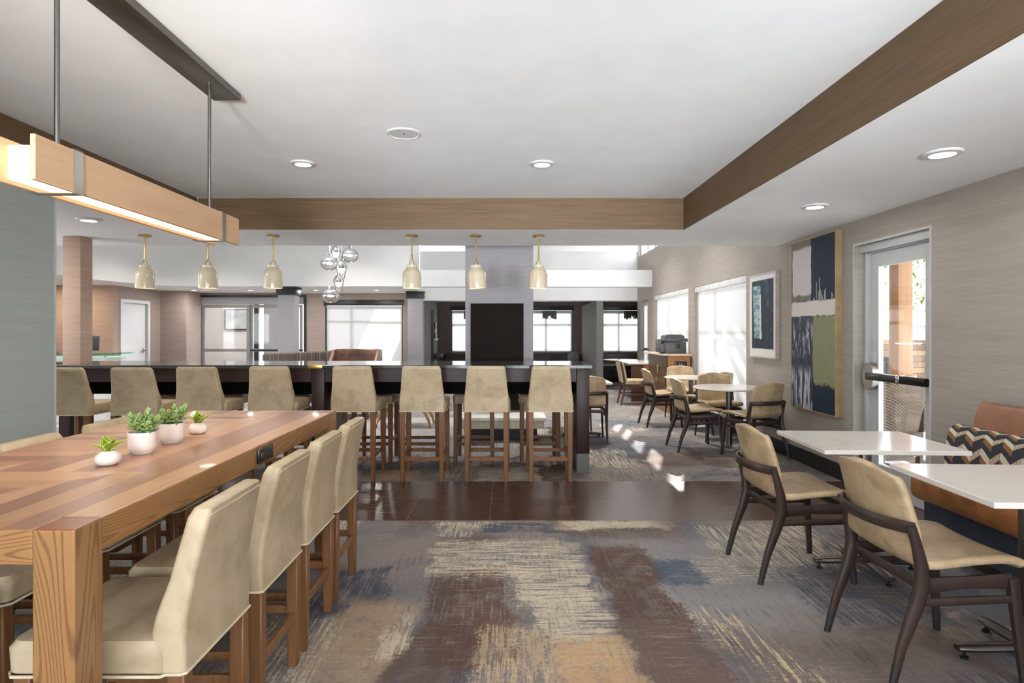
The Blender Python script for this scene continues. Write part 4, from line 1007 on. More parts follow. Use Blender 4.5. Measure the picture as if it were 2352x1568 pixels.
# ---------------------------------------------------------------- bar counter
bc = thing('bar_counter', 'long espresso bar counter with a polished dark granite top', 'counter', (0, 0, 0))
gl_ = MB(); gl_.prism([(-4.415, 5.85), (-1.862, 5.85), (-1.862, 6.76), (-5.0, 6.76), (-5.0, 6.49), (-4.415, 6.49)], 1.03, 1.062); bevel(gl_.build('countertop', M['granite'], bc, 0), 0.003, 2)
gr_ = MB(); gr_.box(-1.858, 0.822, 5.85, 6.76, 1.03, 1.062); bevel(gr_.build('countertop', M['granite'], bc, 0), 0.003, 2)
for a, b, nm in ((-4.40, -1.925, 'apron'), (-1.79, 0.676, 'apron')):
    ap = MB(); ap.box(a, b, 5.94, 5.975, 0.893, 1.029).box(a, b, 6.64, 6.675, 0.893, 1.029); ap.build(nm, M['espresso_x'], bc)
    MB().box(a, b, 6.1, 6.45, 0.76, 1.0285).build('raceway', M['void_black'], bc)
for a, b, nm in ((0.68, 0.806, 'end_panel'), (-1.92, -1.795, 'post')):
    e = MB(); e.box(a, b, 5.935, 6.68, 0.19, 1.0293, 0.002); pn = e.build(nm, M['espresso'], bc)
    MB().box(a+0.001, b-0.001, 5.937, 6.678, 0.0, 0.1895).build('plinth', M['plinth_steel'], pn)
MB().box(-4.40, -4.29, 5.937, 6.28, 0.0, 1.0288).build('end_panel', M['espresso'], bc)
MB().box(-1.928, -1.79, 5.8475, 5.93, 1.0305, 1.0635, 0.001).build('joint_plate', M['gold'], bc)
# ---------------------------------------------------------------- ceramic pendants over the bar
def make_pendant(loc, label, tilt=0.0):
    t_ = thing('ceramic_pendant', label, 'pendant lamp', loc, 0, 'cream pendants over the bar counter')
    MB().lathe([(0.0, -0.0005), (0.062, -0.0005), (0.0625, -0.014), (0.058, -0.018), (0.012, -0.02), (0.0, -0.02)], n=32).build('canopy', M['brass'], t_)
    MB().tube([(0, 0, -0.018), (0, 0, -0.235)], 0.0065, 10).build('rod', M['brass'], t_)
    br = MB(); br.tube([(0, 0, -0.2), (0, 0, -0.25)], 0.010, 10); br.tube([(0, 0, -0.24), (-0.014, -0.004, -0.27), (-0.036, -0.012, -0.318)], 0.004, 6); br.tube([(0, 0, -0.24), (0.014, 0.004, -0.27), (0.036, 0.012, -0.318)], 0.004, 6)
    br.ball((-0.0395, -0.02, -0.318), 0.0085, 10); br.build('bracket', M['brass'], t_)
    R = Matrix.Rotation(tilt, 4, 'Y'); piv = Vector((0, 0, -0.31))
    pr = [(0.052, -0.308), (0.053, -0.33), (0.05, -0.335), (0.07, -0.355), (0.091, -0.385), (0.0945, -0.4), (0.0955, -0.53), (0.094, -0.545), (0.0905, -0.545), (0.0905, -0.4), (0.067, -0.36), (0.046, -0.335), (0.048, -0.308)]
    sh = MB(); sh.lathe([(r, z+0.31) for r, z in pr], piv, 36, cap=False, M=R)
    sh.rings([[piv + R @ Vector((r*math.cos(a), r*math.sin(a), 0.002)) for a in [k*2*PI/24 for k in range(24)]] for r in (0.048, 0.001)], False)
    sh.build('shade', M['ceramic'], t_)
    ins = MB(); ins.lathe([(0.0, -0.205), (0.0895, -0.205), (0.0895, -0.208), (0.0, -0.208)], piv, 32, M=R); ins.build('diffuser', M['shade_in'], t_)
    lamp('pendant_lamp', (loc[0], loc[1], loc[2]-0.56), 1.2, 0.15)
    return t_
for x, lb, tl in ((-3.73, 'cream ceramic pendant nearest the tan column over the bar', 0.0), (-3.08, 'cream ceramic pendant over the bar with its stem behind the wooden lamp', 0.0), (-2.41, 'cream ceramic pendant over the bar, left of the glass globe cluster', 0.0),
                 (-0.982, 'cream ceramic pendant over the bar, left of the grey chimney column', 0.0), (-0.323, 'slightly tilted cream ceramic pendant in front of the grey chimney column', -0.07), (0.323, 'cream ceramic pendant over the bar at the right edge of the grey chimney column', 0.03)):
    make_pendant((x, 6.23, LC-0.0008), lb, tl)
# ---------------------------------------------------------------- shell dining chairs
def spline(P, n):
    P = [Vector((*p, 0)) for p in P]; out = []
    for k in range(n+1):
        t = k/n*(len(P)-1); i = min(int(t), len(P)-2); f = t-i
        p0, p1, p2, p3 = P[max(i-1, 0)], P[i], P[i+1], P[min(i+2, len(P)-1)]
        out.append(0.5*((2*p1)+(p2-p0)*f+(2*p0-5*p1+4*p2-p3)*f*f+(3*p1-p0-3*p2+p3)*f**3))
    return out
def make_chair(loc, rz, label, group):
    t_ = thing('dining_chair', label, 'chair', loc, rz, group)
    NV, NU = 40, 16
    pr = spline([(0.268, 0.44), (0.25, 0.456), (0.18, 0.466), (0.08, 0.46), (-0.03, 0.448), (-0.105, 0.445), (-0.155, 0.468), (-0.185, 0.53), (-0.202, 0.61), (-0.222, 0.70), (-0.246, 0.79), (-0.26, 0.838)], NV)
    def fn(u, v):
        k = v*NV; i = min(int(k+1e-6), NV); p = pr[i]; s = 2*u-1
        back = min(1.0, max(0.0, (p.y-0.46)/0.12)); tt = max(0.0, (p.y-0.50)/0.34)
        hw = 0.238 - 0.026*tt
        endb = max(0.0, (v-0.86)/0.14); hw *= 1-0.26*endb**3.2
        endf = max(0.0, (0.10-v)/0.10); hw *= 1-0.12*endf**2.5
        y = p.x + back*(0.05*abs(s)**2.2*(1-0.3*tt)); z = p.y + (1-back)*0.014*abs(s)**2.5 - endb*0.012*abs(s)**3
        return (s*hw, y, z)
    sh = uvgrid('shell', fn, NU, NV, M['hide2'], t_); m_ = sh.modifiers.new('thick', 'SOLIDIFY'); m_.thickness = 0.036; m_.offset = -1; m2 = sh.modifiers.new('round', 'SUBSURF'); m2.levels = 1; m2.render_levels = 1
    fm = MB()
    for sx in (-1, 1):
        fm.tube([(sx*0.213, -0.135, 0.392), (sx*0.207, 0.05, 0.402), (sx*0.205, 0.235, 0.405)], [0.032, 0.024, 0.03], 8, 0.45, square=True)
    fm.tube([(-0.2, 0.232, 0.408), (0.2, 0.232, 0.408)], 0.02, 8, 0.5, square=True); fm.tube([(-0.2, -0.125, 0.39), (0.2, -0.125, 0.39)], 0.02, 8, 0.6, square=True)
    fm.build('seat_frame', M['chair_frame'], t_)
    for sx in (-1, 1):
        rl = MB().tube([(sx*0.226, -0.252, 0), (sx*0.223, -0.212, 0.16), (sx*0.224, -0.158, 0.31), (sx*0.227, -0.134, 0.40), (sx*0.231, -0.14, 0.48), (sx*0.233, -0.16, 0.56), (sx*0.233, -0.182, 0.633)], [0.014, 0.0205, 0.0285, 0.032, 0.026, 0.021, 0.0185], 12, 0.72, up=(0, 1, 0)).build('leg', M['chair_frame'], t_)
        MB().tube([(sx*0.226, -0.2525, -0.0002), (sx*0.2245, -0.2305, 0.09)], [0.0146, 0.0182], 12, 0.74, up=(0, 1, 0)).build('foot_cap', M['chair_foot'], rl)
        fl_ = MB().tube([(sx*0.232, 0.268, 0), (sx*0.222, 0.252, 0.2), (sx*0.212, 0.236, 0.42)], [0.0125, 0.017, 0.021], 10, 0.85, square=True, up=(0, 1, 0)).build('leg', M['chair_frame'], t_)
        MB().tube([(sx*0.2322, 0.2682, -0.0002), (sx*0.228, 0.262, 0.085)], [0.0131, 0.0149], 10, 0.87, square=True, up=(0, 1, 0)).build('foot_cap', M['chair_foot'], fl_)
        MB().tube([(sx*0.224, -0.152, 0.332), (sx*0.215, 0.24, 0.338)], 0.0155, 8, 0.7, square=True).build('stretcher', M['chair_frame'], t_)
    arc = []
    for i in range(15):
        a = -1+2*i/14; arc.append((a*0.236, -0.253 + 0.085*abs(a)**2.6, 0.622))
    MB().tube(arc, 0.0235, 8, 0.42, square=True).build('back_rail', M['chair_frame'], t_)
    return t_
G1 = 'tan shell chairs'
pc = make_chair((1.63, 3.545, 0), -PI/2+0.03, 'tan shell dining chair at the farther square white table, facing the booth bench', G1)
def chair(x, y, face, label):       # face: direction the sitter looks, degrees from +x
    return dup(pc, (x, y, 0), math.radians(face-90), label)
chair(1.735, 2.575, 1.5, 'tan shell dining chair at the nearer square white table, closest to the camera')
chair(2.205, 7.18, 2, 'tan shell chair at the left of the nearer round table, seen from the side')
chair(2.74, 6.68, 112, 'tan shell chair with its back to the camera beside the large abstract painting')
chair(2.74, 7.86, -92, 'tan shell chair facing the camera across the nearer round table')
chair(2.26, 9.0, 3, 'tan shell chair left of the farther round table, in front of the printer cabinet')
chair(2.84, 8.42, 118, 'tan shell chair between the two round tables, back turned to the camera')
chair(2.79, 9.64, -95, 'tan shell chair facing the camera beyond the farther round table')
chair(1.02, 7.72, 88, 'tan shell chair right behind the end panel of the counter, back to the camera')
chair(0.93, 8.62, -90, 'tan shell chair facing the camera beyond the small white table')
# ---------------------------------------------------------------- square quartz tables
def cross_base(mb, hx, hy, z=0.045, w=0.03, r=0.02):
    for a, b in (((-hx, 0), (hx, 0)), ((0, -hy), (0, hy))):
        n = 8; P = []
        for k in range(n+1): t = k/n; P.append((a[0]+(b[0]-a[0])*t, a[1]+(b[1]-a[1])*t, z+0.012*(1-abs(2*t-1))))
        mb.tube(P, [r*0.7]+[r]*(n-1)+[r*0.7], 10, w/r)
def square_table(x0, x1, y0, y1, label, rot):
    cx_, cy_ = (x0+x1)/2, (y0+y1)/2; t_ = thing('square_table', label, 'table', (cx_, cy_, 0), rot, 'white quartz tables at the booth bench')
    hx, hy = (x1-x0)/2, (y1-y0)/2
    bevel(MB().box(-hx, hx, -hy, hy, 0.728, 0.752).build('tabletop', M['quartz'], t_, 0), 0.003, 2)
    MB().box(-0.2, 0.2, -0.15, 0.15, 0.716, 0.7275).build('mounting_plate', M['black'], t_)
    MB().box(-0.026, 0.026, -0.026, 0.026, 0.05, 0.717, 0.006).build('column', M['steel_d'], t_)
    b = MB(); cross_base(b, 0.29, 0.27); b.build('base', M['steel_d'], t_)
    for gx, gy in ((0.26, 0), (-0.26, 0), (0, 0.24), (0, -0.24)): MB().lathe([(0.0, 0.0), (0.016, 0.0), (0.016, 0.01), (0.006, 0.014), (0.006, 0.034), (0.0, 0.034)], (gx, gy, 0), 12).build('glide', M['black'], t_)
square_table(1.71, 2.47, 3.21, 3.86, 'square white quartz table farther along the booth bench, in front of the exit door', -0.05)
square_table(1.815, 2.575, 2.215, 2.885, 'square white quartz table nearer the camera at the booth bench', -0.05)
# ---------------------------------------------------------------- round tables
def round_table(x, y, r, label):
    t_ = thing('round_table', label, 'table', (x, y, 0), 0, 'round white tables by the shaded windows')
    MB().lathe([(0.0, 0.70), (r-0.012, 0.70), (r, 0.708), (r, 0.716), (r-0.006, 0.724), (0.0, 0.724)], n=56).build('tabletop', M['quartz'], t_)
    MB().lathe([(0.0, 0.012), (0.036, 0.012), (0.036, 0.70), (0.0, 0.70)], n=20).build('column', M['steel_d'], t_)
    MB().lathe([(0.0, 0.0), (0.25, 0.0), (0.25, 0.012), (0.235, 0.02), (0.05, 0.028), (0.0, 0.028)], n=40).build('base', M['steel'], t_)
    return t_
round_table(2.675, 7.3, 0.42, 'round white table nearer the camera beneath the shaded window')
round_table(2.72, 8.95, 0.385, 'round white table nearer the printer cabinet')
sm = thing('small_table', 'small white table behind the right end of the bar counter', 'table', (0.98, 8.0, 0))
bevel(MB().box(-0.36, 0.36, -0.3, 0.3, 0.715, 0.74).build('tabletop', M['quartz'], sm, 0), 0.003); MB().box(-0.026, 0.026, -0.026, 0.026, 0.05, 0.715).build('column', M['steel_d'], sm)
b = MB(); cross_base(b, 0.26, 0.22); b.build('base', M['steel_d'], sm)
for gx, gy in ((0.23, 0), (-0.23, 0), (0, 0.19), (0, -0.19)): MB().lathe([(0.0, 0.0), (0.016, 0.0), (0.016, 0.034), (0.0, 0.034)], (gx, gy, 0), 12).build('glide', M['black'], sm)
# ---------------------------------------------------------------- booth bench on the right wall
bb_ = thing('booth_bench', 'wall bench with orange leather seat and chevron woven back below a russet headroll', 'bench', (0, 0, 0))
Y0, Y1 = 0.3, 3.93
def section(mb, pts, y0, y1, n=1):
    rs = [[(p[0], y0+(y1-y0)*k/n, p[1]) for p in pts] for k in range(n+1)]; return mb.rings(rs)
def rsec(x0, x1, z0, z1, r, n=5):
    out = []
    for cx_, cz_, a0 in ((x1-r, z1-r, 0), (x0+r, z1-r, 90), (x0+r, z0+r, 180), (x1-r, z0+r, 270)):
        for k in range(n): a = math.radians(a0+90*k/(n-1)); out.append((cx_+r*math.cos(a), cz_+r*math.sin(a)))
    return out
section(MB(), rsec(2.6, 3.0, 0.31, 0.487, 0.06), Y0, Y1-0.03).build('seat', M['cognac'], bb_, 60)
MB().box(2.68, 3.0, Y0, Y1-0.04, 0.06, 0.309).build('plinth', M['navy'], bb_)
for y in (3.8, 2.5, 1.2): MB().box(2.7, 2.74, y-0.02, y+0.02, 0.0, 0.0595).build('foot', M['black'], bb_)
bs = spline([(2.875, 0.47), (2.845, 0.5), (2.838, 0.58), (2.852, 0.68), (2.872, 0.75), (2.9, 0.782), (2.95, 0.785), (2.99, 0.77)], 20)
uvgrid('back_cushion', lambda u, v: (bs[int(round(v*20))].x, Y1-(Y1-Y0)*u, bs[int(round(v*20))].y), 24, 20, M['zigzag'], bb_)
section(MB(), [(p.x+0.003, p.y) for p in bs] + [(3.0, 0.47)], Y0, Y1-0.001).build('cushion_side', plain('grey cushion side', (112, 116, 122), 0.8), bb_)
hs = [(2.925, 0.772), (2.935, 0.84), (2.955, 0.915), (2.972, 0.938), (2.995, 0.945), (3.02, 0.93), (3.03, 0.9), (3.03, 0.772)]
section(MB(), hs, Y0, Y1-0.13).build('headroll', M['cognac_dull'], bb_, 60)
MB().box(3.031, 3.104, Y0, Y1-0.14, 0.0, 0.9).build('back_panel', M['navy'], bb_)
# ---------------------------------------------------------------- framed pictures on the right wall
def framed(name, label, ya, yb, z0, z1, dep, fw, fmat, pmat, cat='painting'):
    t_ = thing(name, label, cat, (XW, 0, 0)); x0, x1 = -dep, -0.001
    f = MB()
    f.box(x0, x1, ya, ya+fw, z0, z1).box(x0, x1, yb-fw, yb, z0, z1).box(x0, x1, ya+fw, yb-fw, z0, z0+fw).box(x0, x1, ya+fw, yb-fw, z1-fw, z1)
    f.build('picture_frame', fmat, t_, 0)
    uvgrid('canvas', lambda u, v: (x0+0.006, yb-fw-(yb-ya-2*fw)*u, z0+fw+(z1-z0-2*fw)*v), 1, 1, pmat, t_, False)
    MB().box(x0+0.008, x1-0.004, ya+fw, yb-fw, z0+fw, z1-fw).build('backing', M['black'], t_)
framed('abstract_painting', 'tall abstract painting in navy, white and olive in a gold frame beside the exit door', 5.635, 6.53, 0.585, 2.335, 0.062, 0.012, plain('pale gold frame', (168, 145, 108), 0.4, 0.35), M['paint_big'])
framed('framed_print', 'smaller navy and teal print in a silver frame beside the shaded window', 6.93, 7.71, 1.07, 2.09, 0.045, 0.018, plain('silver taupe frame', (190, 178, 168), 0.4, 0.3), M['paint_small'], 'picture')
# ---------------------------------------------------------------- printer cabinet, desk and chair
cb = thing('printer_cabinet', 'tall veneer cabinet with a pale top under the printer', 'cabinet', (0, 0, 0))
bd = MB(); bd.box(2.72, 3.098, 10.24, 11.6, 0.1, 0.985); bd.bm.normal_update()
for f in bd.bm.faces: f.material_index = 1 if f.normal.x < -0.9 else 0
bd.build('body', [M['oak'], M['dark_veneer']], cb, 0)
MB().box(2.74, 3.098, 10.26, 11.6, 0.0, 0.0995).build('plinth', M['oak'], cb)
bevel(MB().box(2.62, 3.10, 10.16, 11.66, 0.9855, 1.012).build('cabinet_top', M['pale_top'], cb, 0), 0.003)
dr = MB().box(2.706, 2.7195, 10.26, 11.58, 0.12, 0.965).build('door', M['dark_veneer'], cb)
hd = MB(); hd.box(2.672, 2.684, 10.78, 10.81, 0.47, 0.8, 0.002).box(2.684, 2.706, 10.78, 10.81, 0.775, 0.8).box(2.684, 2.706, 10.78, 10.81, 0.47, 0.495); hd.build('handle', M['brass'], dr)
op = MB().box(2.83, 3.04, 10.229, 10.2395, 0.8, 0.89, 0.003).build('socket_plate', M['black_gloss'], cb)
for x in (2.915, 2.955): MB().box(x-0.008, x+0.008, 10.2265, 10.229, 0.838, 0.852).build('socket', M['alu'], op)
pt = thing('printer', 'charcoal multifunction printer on the tall veneer cabinet', 'printer', (2.87, 10.62, 1.0125))
MB().box(-0.15, 0.215, -0.2, 0.2, 0.0, 0.2, 0.012).build('body', M['printer'], pt); MB().box(-0.135, 0.24, -0.212, 0.2, 0.205, 0.265, 0.012).build('scanner', M['printer'], pt)
MB().prism([(-0.13, 0.268), (0.2, 0.268), (0.175, 0.318), (-0.1, 0.322), (-0.13, 0.3)], -0.17, 0.18, 'Y').build('document_feeder', M['printer'], pt); MB().box(-0.06, 0.16, -0.12, 0.13, 0.32, 0.331, 0.004).build('feeder_tray', M['printer_d'], pt)
cpn = MB(); cpn.box(-0.225, -0.152, -0.19, 0.19, 0.015, 0.245, 0.01); cp_ = cpn.build('control_panel', M['printer'], pt)
for zz in (0.08, 0.12, 0.155): MB().box(-0.2275, -0.224, -0.12, 0.1, zz, zz+0.014).build('button_row', M['printer_d'], cp_)
MB().box(-0.215, -0.165, -0.1925, -0.189, 0.17, 0.22).build('display', M['black_gloss'], cp_)
MB().box(0.03, 0.11, -0.2065, -0.199, 0.09, 0.17, 0.003).build('rear_cover', M['printer_d'], pt); MB().box(-0.24, 0.235, -0.21, -0.15, -0.0003, 0.008).build('foot_strip', M['printer_d'], pt)
dk = thing('computer_desk', 'white topped desk with dark end panel beyond the printer cabinet', 'desk', (0, 0, 0))
bevel(MB().box(2.4, 3.10, 12.0, 13.2, 0.745, 0.776).build('desk_top', M['quartz'], dk, 0), 0.003); MB().box(2.47, 2.72, 12.05, 12.09, 0.0, 0.7445).build('end_panel', M['dark_veneer'], dk)
MB().box(2.722, 3.09, 12.05, 12.09, 0.0, 0.7445).build('end_panel', M['oak'], dk); MB().box(2.9, 3.09, 12.1, 13.18, 0.05, 0.7445).build('pedestal', M['dark_veneer'], dk)
dc = thing('desk_chair', 'straight upholstered side chair with walnut frame at the white topped desk', 'chair', (2.44, 11.62, 0), -PI/2)
MB().rr([(0.40, -0.2, 0.2, -0.2, 0.23, 0.03), (0.47, -0.21, 0.21, -0.2, 0.24, 0.04), (0.485, -0.18, 0.18, -0.17, 0.2, 0.05)]).build('seat', M['hide'], dc)
def lean(y0, y1, z0, z1, hw): return [(z0, -hw, hw, y0, y1, 0.015), ((z0+z1)/2, -hw, hw, y0-0.03, y1-0.03, 0.015), (z1, -hw*0.97, hw*0.97, y0-0.07, y1-0.07, 0.012)]
MB().rr(lean(-0.235, -0.21, 0.42, 0.82, 0.2)).build('back_frame', M['dark_veneer'], dc); MB().rr(lean(-0.208, -0.165, 0.46, 0.81, 0.19)).build('backrest', M['hide'], dc); MB().rr(lean(-0.262, -0.237, 0.43, 0.8, 0.185)).build('back_panel', M['hide'], dc)
MB().box(-0.2, 0.2, -0.21, 0.22, 0.345, 0.3995).build('seat_frame', M['dark_veneer'], dc)
for sx in (-1, 1):
    MB().tube([(sx*0.19, -0.29, 0), (sx*0.19, -0.22, 0.35)], [0.015, 0.022], 8, square=True).build('leg', M['dark_veneer'], dc); MB().tube([(sx*0.19, 0.22, 0), (sx*0.19, 0.2, 0.35)], [0.015, 0.02], 8, square=True).build('leg', M['dark_veneer'], dc)
    MB().tube([(sx*0.19, -0.24, 0.2), (sx*0.19, 0.2, 0.2)], 0.012, 8, square=True).build('stretcher', M['dark_veneer'], dc)
# ---------------------------------------------------------------- hearth bench and lobby seating
hb_ = thing('hearth_bench', 'low pale stone hearth bench on a black plinth below the tall dark panel', 'hearth', (0, 0, 0))
MB().box(-0.62, 0.5, 7.63, 8.255, 0.265, 0.3, 0.004).build('slab', plain('pale hearth stone', (226, 224, 216), 0.4), hb_); MB().box(-0.6, 0.47, 7.66, 8.25, 0.16, 0.2645).build('body', plain('cream hearth side', (196, 188, 168), 0.6), hb_)
MB().box(-0.5, 0.38, 7.72, 8.25, 0.0, 0.1595).build('plinth', M['black'], hb_)
wc = thing('tufted_armchair', 'brown leather armchair with a square button tufted back behind the bar counter', 'armchair', (-2.54, 9.9, 0))
bk = MB().rr([(0.3, -0.36, 0.36, 0.27, 0.42, 0.05), (0.9, -0.37, 0.37, 0.31, 0.45, 0.05), (1.08, -0.372, 0.372, 0.33, 0.47, 0.05), (1.098, -0.36, 0.36, 0.345, 0.455, 0.04)]).build('backrest', M['cocoa'], wc)
for z in (0.72, 0.86, 1.0):
    for k in range(5): MB().ball((-0.24+0.12*k, 0.291+0.02*(z-0.6), z), (0.014, 0.007, 0.014), 8).build('button', M['dark_hide'], bk)
MB().rr([(0.2, -0.33, 0.33, -0.36, 0.28, 0.05), (0.42, -0.33, 0.33, -0.38, 0.28, 0.06), (0.45, -0.3, 0.3, -0.35, 0.27, 0.05)]).build('seat', M['cocoa'], wc)
for sx in (-1, 1):
    MB().rr([(0.2, sx*0.37-0.045, sx*0.37+0.045, -0.36, 0.44, 0.03), (0.62, sx*0.37-0.045, sx*0.37+0.045, -0.34, 0.44, 0.03), (1.0, sx*0.375-0.03, sx*0.375+0.03, 0.16, 0.46, 0.02), (1.09, sx*0.375-0.026, sx*0.375+0.026, 0.25, 0.46, 0.02)]).build('side_wing', M['cocoa'], wc)
    for y in (-0.3, 0.36): MB().tube([(sx*0.32, y, 0), (sx*0.32, y, 0.2)], [0.016, 0.024], 8).build('leg', M['dark_veneer'], wc)
sf = thing('curved_sofa', 'dark striped sofa with a curved back behind the bar counter', 'sofa', (-3.69, 10.7, 0))
def arc_block(r0, r1, z0, z1, a0, a1, n=22, cyy=1.05, lift=0.0):
    rs = []
    for k in range(n+1):
        a = math.radians(a0+(a1-a0)*k/n); zz = z1+lift*k/n
        rs.append([(r*math.sin(a), cyy-r*math.cos(a), z) for r, z in ((r0, z0), (r1, z0), (r1, zz-0.03), (r1-0.03, zz), (r0+0.03, zz), (r0, zz-0.03))])
    return MB().rings(rs)
arc_block(1.0, 1.16, 0.16, 1.0, -36, 38, lift=0.06).build('backrest', M['stripes'], sf, 50); arc_block(0.5, 1.0, 0.16, 0.45, -36, 38).build('seat', M['stripes'], sf, 50)
for a in (-32, 34):
    for r in (0.6, 1.08): MB().box(r*math.sin(math.radians(a))-0.02, r*math.sin(math.radians(a))+0.02, 1.05-r*math.cos(math.radians(a))-0.02, 1.05-r*math.cos(math.radians(a))+0.02, 0, 0.1605).build('leg', M['dark_veneer'], sf)
ob = thing('saber_leg_bench', 'tan cushioned bench with curved wooden saber legs seen beneath the bar counter', 'bench', (-1.5, 8.95, 0))
MB().rr([(0.3, -0.42, 0.42, -0.25, 0.25, 0.06), (0.42, -0.43, 0.43, -0.26, 0.26, 0.06), (0.45, -0.4, 0.4, -0.23, 0.23, 0.05)]).build('cushion', M['hide'], ob)
for sx in (-1, 1):
    for sy in (-1, 1): MB().tube([(sx*0.39, sy*0.23, 0), (sx*0.37, sy*0.22, 0.1), (sx*0.31, sy*0.2, 0.22), (sx*0.2, sy*0.18, 0.305)], [0.018, 0.02, 0.023, 0.026], 8, square=True).build('leg', M['oak'], ob)
# ---------------------------------------------------------------- glass globe cluster
M['mirror'] = plain('silvered metal', (226, 226, 228), 0.22, 0.8, var=0.0)
def globe(px, py, y, kind, label):
    s = 1390/y; x = (px-1165)/s; z = H-(py-763)/s
    t_ = thing('glass_pendant', label, 'pendant lamp', (x, y, z), 0, 'clear glass pendant cluster')
    if kind == 'g':
        R, q = 0.0144*y, 0.0118*y
        prof = [(R*math.cos(a), q*math.sin(a)) for a in [math.radians(-68+148*k/20) for k in range(21)]]
        up = [(p[0]-0.003, p[1]-0.001) for p in prof if p[1] > 0.01]; top = q
    else:
        prof = [(0.05, -0.15), (0.085, 0.03), (0.088, 0.04), (0.05, 0.105), (0.03, 0.12)]; up = [(0.075, -0.0), (0.083, 0.03), (0.084, 0.04), (0.048, 0.103), (0.028, 0.118)]; top = 0.118
    MB().lathe(prof, n=32, cap=False).build('glass', M['bubble'], t_); MB().lathe(up, n=32, cap=False).build('reflector', M['mirror'], t_)
    MB().lathe([(0.0, top-0.012), (0.03, top-0.012), (0.03, top+0.03), (0.042, top+0.032), (0.042, top+0.04), (0.0, top+0.042)], n=20).build('cap', M['chrome'], t_)
    MB().lathe([(0.0, -0.002), (0.05, -0.004), (0.045, 0.012), (0.0, 0.03)], n=16).build('bulb', M['bulb'], t_)
    MB().tube([(0, 0, top+0.04), (0, 0, 4.299-z)], 0.0035, 6).build('cord', M['trim_white'], t_)
globe(757, 605, 9.5, 'g', 'flattened clear glass globe pendant at the left of the cluster, middle height'); globe(803.5, 587, 9.85, 'g', 'flattened clear glass globe pendant at the upper right of the cluster'); globe(759.5, 680, 9.05, 'g', 'flattened clear glass globe pendant hanging lowest in the cluster')
globe(772, 581, 10.2, 'c', 'tapered clear glass pendant highest in the cluster'); globe(784, 617, 9.3, 'c', 'tapered clear glass pendant in the middle of the cluster'); globe(778, 649, 9.7, 'c', 'tapered clear glass pendant just above the lowest globe')
# ---------------------------------------------------------------- booth nook
def booth(x0, x1, label):
    t_ = thing('banquette', label, 'bench', (0, 0, 0))
    MB().rr([(0.12, x0, x1, 16.75, 17.2, 0.02), (0.46, x0, x1, 16.72, 17.2, 0.04), (0.48, x0+0.03, x1-0.03, 16.76, 17.2, 0.03)]).build('seat', M['dark_hide'], t_)
    MB().rr([(0.44, x0, x1, 17.21, 17.38, 0.03), (0.74, x0, x1, 17.25, 17.42, 0.04), (0.77, x0+0.02, x1-0.02, 17.28, 17.41, 0.03)]).build('backrest', M['dark_hide'], t_)
    MB().box(x0+0.02, x1-0.02, 16.8, 17.2, 0, 0.1195).build('plinth', M['black'], t_); MB().box(x0, x1, 17.19, 17.205, 0.46, 0.5).build('trim', M['oak'], t_)
booth(-1.75, 2.1, 'long dark leather booth seat under the back nook window'); booth(2.34, 4.15, 'short dark leather booth seat under the right hand back window')
tt_ = thing('booth_table', 'white topped pedestal table in the right hand back booth', 'table', (2.82, 14.95, 0))
MB().lathe([(0.0, 0.69), (0.44, 0.69), (0.45, 0.7), (0.45, 0.712), (0.0, 0.716)], n=40).build('tabletop', M['quartz'], tt_); MB().lathe([(0.0, 0.01), (0.03, 0.01), (0.03, 0.69), (0.0, 0.69)], (-0.35*0, 0, 0), 16).build('column', M['steel_d'], tt_); MB().lathe([(0.0, 0.0), (0.24, 0.0), (0.24, 0.014), (0.0, 0.02)], n=28).build('base', M['black'], tt_)
pl = thing('throw_pillow', 'grey striped pillow at the right end of the long booth seat', 'pillow', (1.86, 17.08, 0.66), 0.3)
t = T('grey striped pillow'); xx = t.sep(t.tco())[0]; cl = t.pbr(t.mix(t.m('GREATER_THAN', t.m('FRACT', t.m('MULTIPLY', xx, 22.0)), 0.5), lin((92, 92, 98)), lin((150, 150, 156))), 0.85)
MB().ball((0, 0, 0), (0.19, 0.07, 0.175), 20).build('cover', cl, pl)
def fringe(x, label):
    t_ = thing('fringe_pendant', label, 'pendant lamp', (x, 16.0, 0), 0, 'black fringe pendants over the booths')
    MB().tube([(0, 0, 1.93), (0, 0, 2.259)], 0.005, 6).build('cord', M['black'], t_)
    MB().lathe([(0.0, 1.93), (0.18, 1.93), (0.18, 1.94), (0.0, 1.945)], n=28).build('top_disc', M['black'], t_)
    fr = MB(); random.seed(int(x*10)+30)
    for rr_, cnt in ((0.18, 34), (0.13, 22)):
        for k in range(cnt):
            a = 2*PI*k/cnt; L = random.uniform(0.15, 0.21)
            fr.box(rr_*math.cos(a)-0.009, rr_*math.cos(a)+0.009, rr_*math.sin(a)-0.004, rr_*math.sin(a)+0.004, 1.93-L, 1.931)
    o = fr.build('fringe', M['black'], t_, 0); MB().ball((0, 0, 1.78), 0.035, 12).build('bulb', M['bulb'], t_)
fringe(-0.96, 'black fringe pendant half hidden behind the grey chimney column'); fringe(1.12, 'black fringe pendant in front of the back nook window'); fringe(3.28, 'black fringe pendant in the right hand back booth')
tv = thing('wall_monitor', 'small black monitor in a tall recess on the side wall of the nook', 'monitor', (-2.0, 16.4, 0))
MB().box(0.0005, 0.03, -0.42, 0.42, 0.7, 1.95).build('recess_panel', M['nook_grey'], tv); MB().box(0.0005, 0.07, -0.47, -0.42, 0.6, 1.98).build('recess_frame', M['black'], tv)
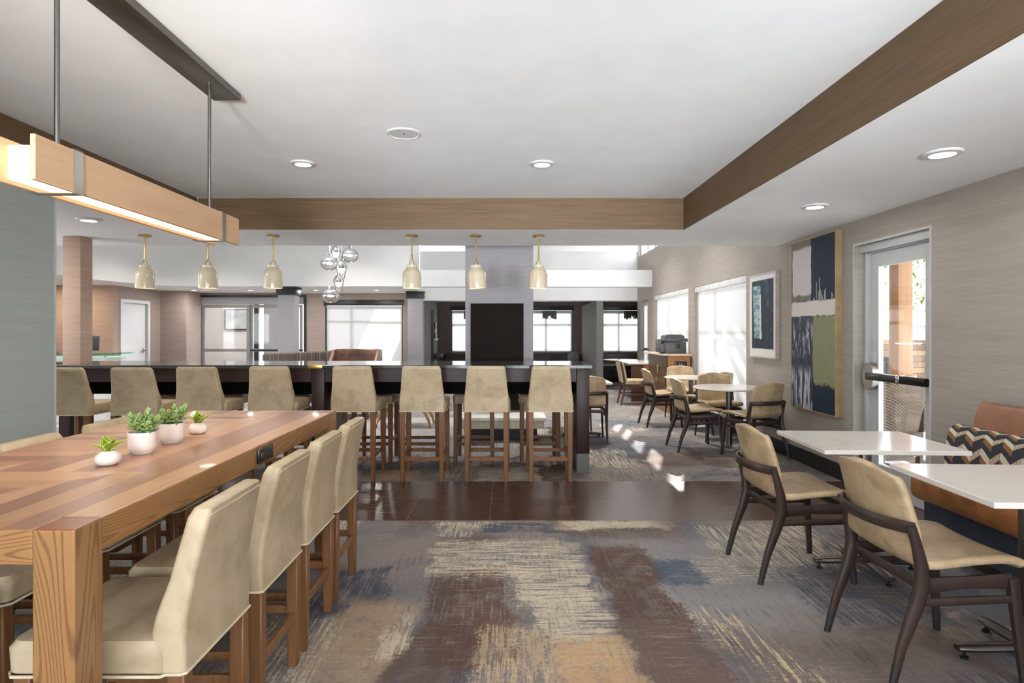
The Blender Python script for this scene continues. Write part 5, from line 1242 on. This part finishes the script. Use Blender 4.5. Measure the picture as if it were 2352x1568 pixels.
MB().box(0.03, 0.09, -0.25, 0.35, 1.22, 1.64, 0.006).build('screen', M['black_gloss'], tv); MB().box(0.03, 0.095, -0.25, 0.35, 1.165, 1.215, 0.004).build('speaker_bar', M['alu'], tv); MB().box(0.03, 0.24, -0.35, 0.3, 0.68, 0.8, 0.01).build('shelf', M['printer_d'], tv)
# ---------------------------------------------------------------- reception
rd = thing('reception_desk', 'white curved reception desk with a green edged glass ledge', 'desk', (0, 0, 0))
pts = [(-8.6, 9.25), (-7.0, 9.25), (-6.55, 9.32), (-6.3, 9.5), (-6.22, 9.75), (-6.3, 10.0), (-6.5, 10.12), (-8.6, 10.12)]
MB().prism(pts, 0.0, 0.985).build('body', M['door_white'], rd, 30); MB().prism([(-8.62, 9.16), (-6.95, 9.16), (-6.45, 9.25), (-6.2, 9.5), (-6.13, 9.8), (-6.22, 10.1), (-8.62, 10.1)], 1.03, 1.05).build('glass_ledge', M['glass_edge'], rd, 30)
for x in (-8.3, -7.5, -6.85, -6.45): MB().lathe([(0.0, 0.985), (0.02, 0.985), (0.02, 1.0295), (0.0, 1.0295)], (x, 9.7, 0), 12).build('standoff', M['steel'], rd)
mn = thing('computer_monitor', 'black monitor seen from behind on the reception desk', 'monitor', (-6.8, 9.7, 1.0505), 0.35)
MB().box(-0.22, 0.22, -0.02, 0.02, 0.04, 0.28, 0.01, M=Matrix.Rotation(-0.2, 4, 'X')).build('screen', M['printer_d'], mn); MB().box(-0.03, 0.03, -0.04, 0.03, 0.008, 0.2, 0.006).build('stand', M['black'], mn); MB().box(-0.11, 0.11, -0.09, 0.09, 0.0, 0.0085, 0.003).build('base', M['black'], mn)
# ---------------------------------------------------------------- colour management
sc.view_settings.view_transform = 'Standard'; sc.view_settings.look = 'None'; sc.view_settings.gamma = 1.0
sc.view_settings.use_curve_mapping = False; sc.view_settings.exposure = 0.38
cy = sc.cycles
cy.max_bounces = 10; cy.diffuse_bounces = 5; cy.glossy_bounces = 4; cy.transparent_max_bounces = 12; cy.transmission_bounces = 6
cy.caustics_reflective = False; cy.caustics_refractive = False; cy.sample_clamp_indirect = 6.0; cy.use_denoising = True
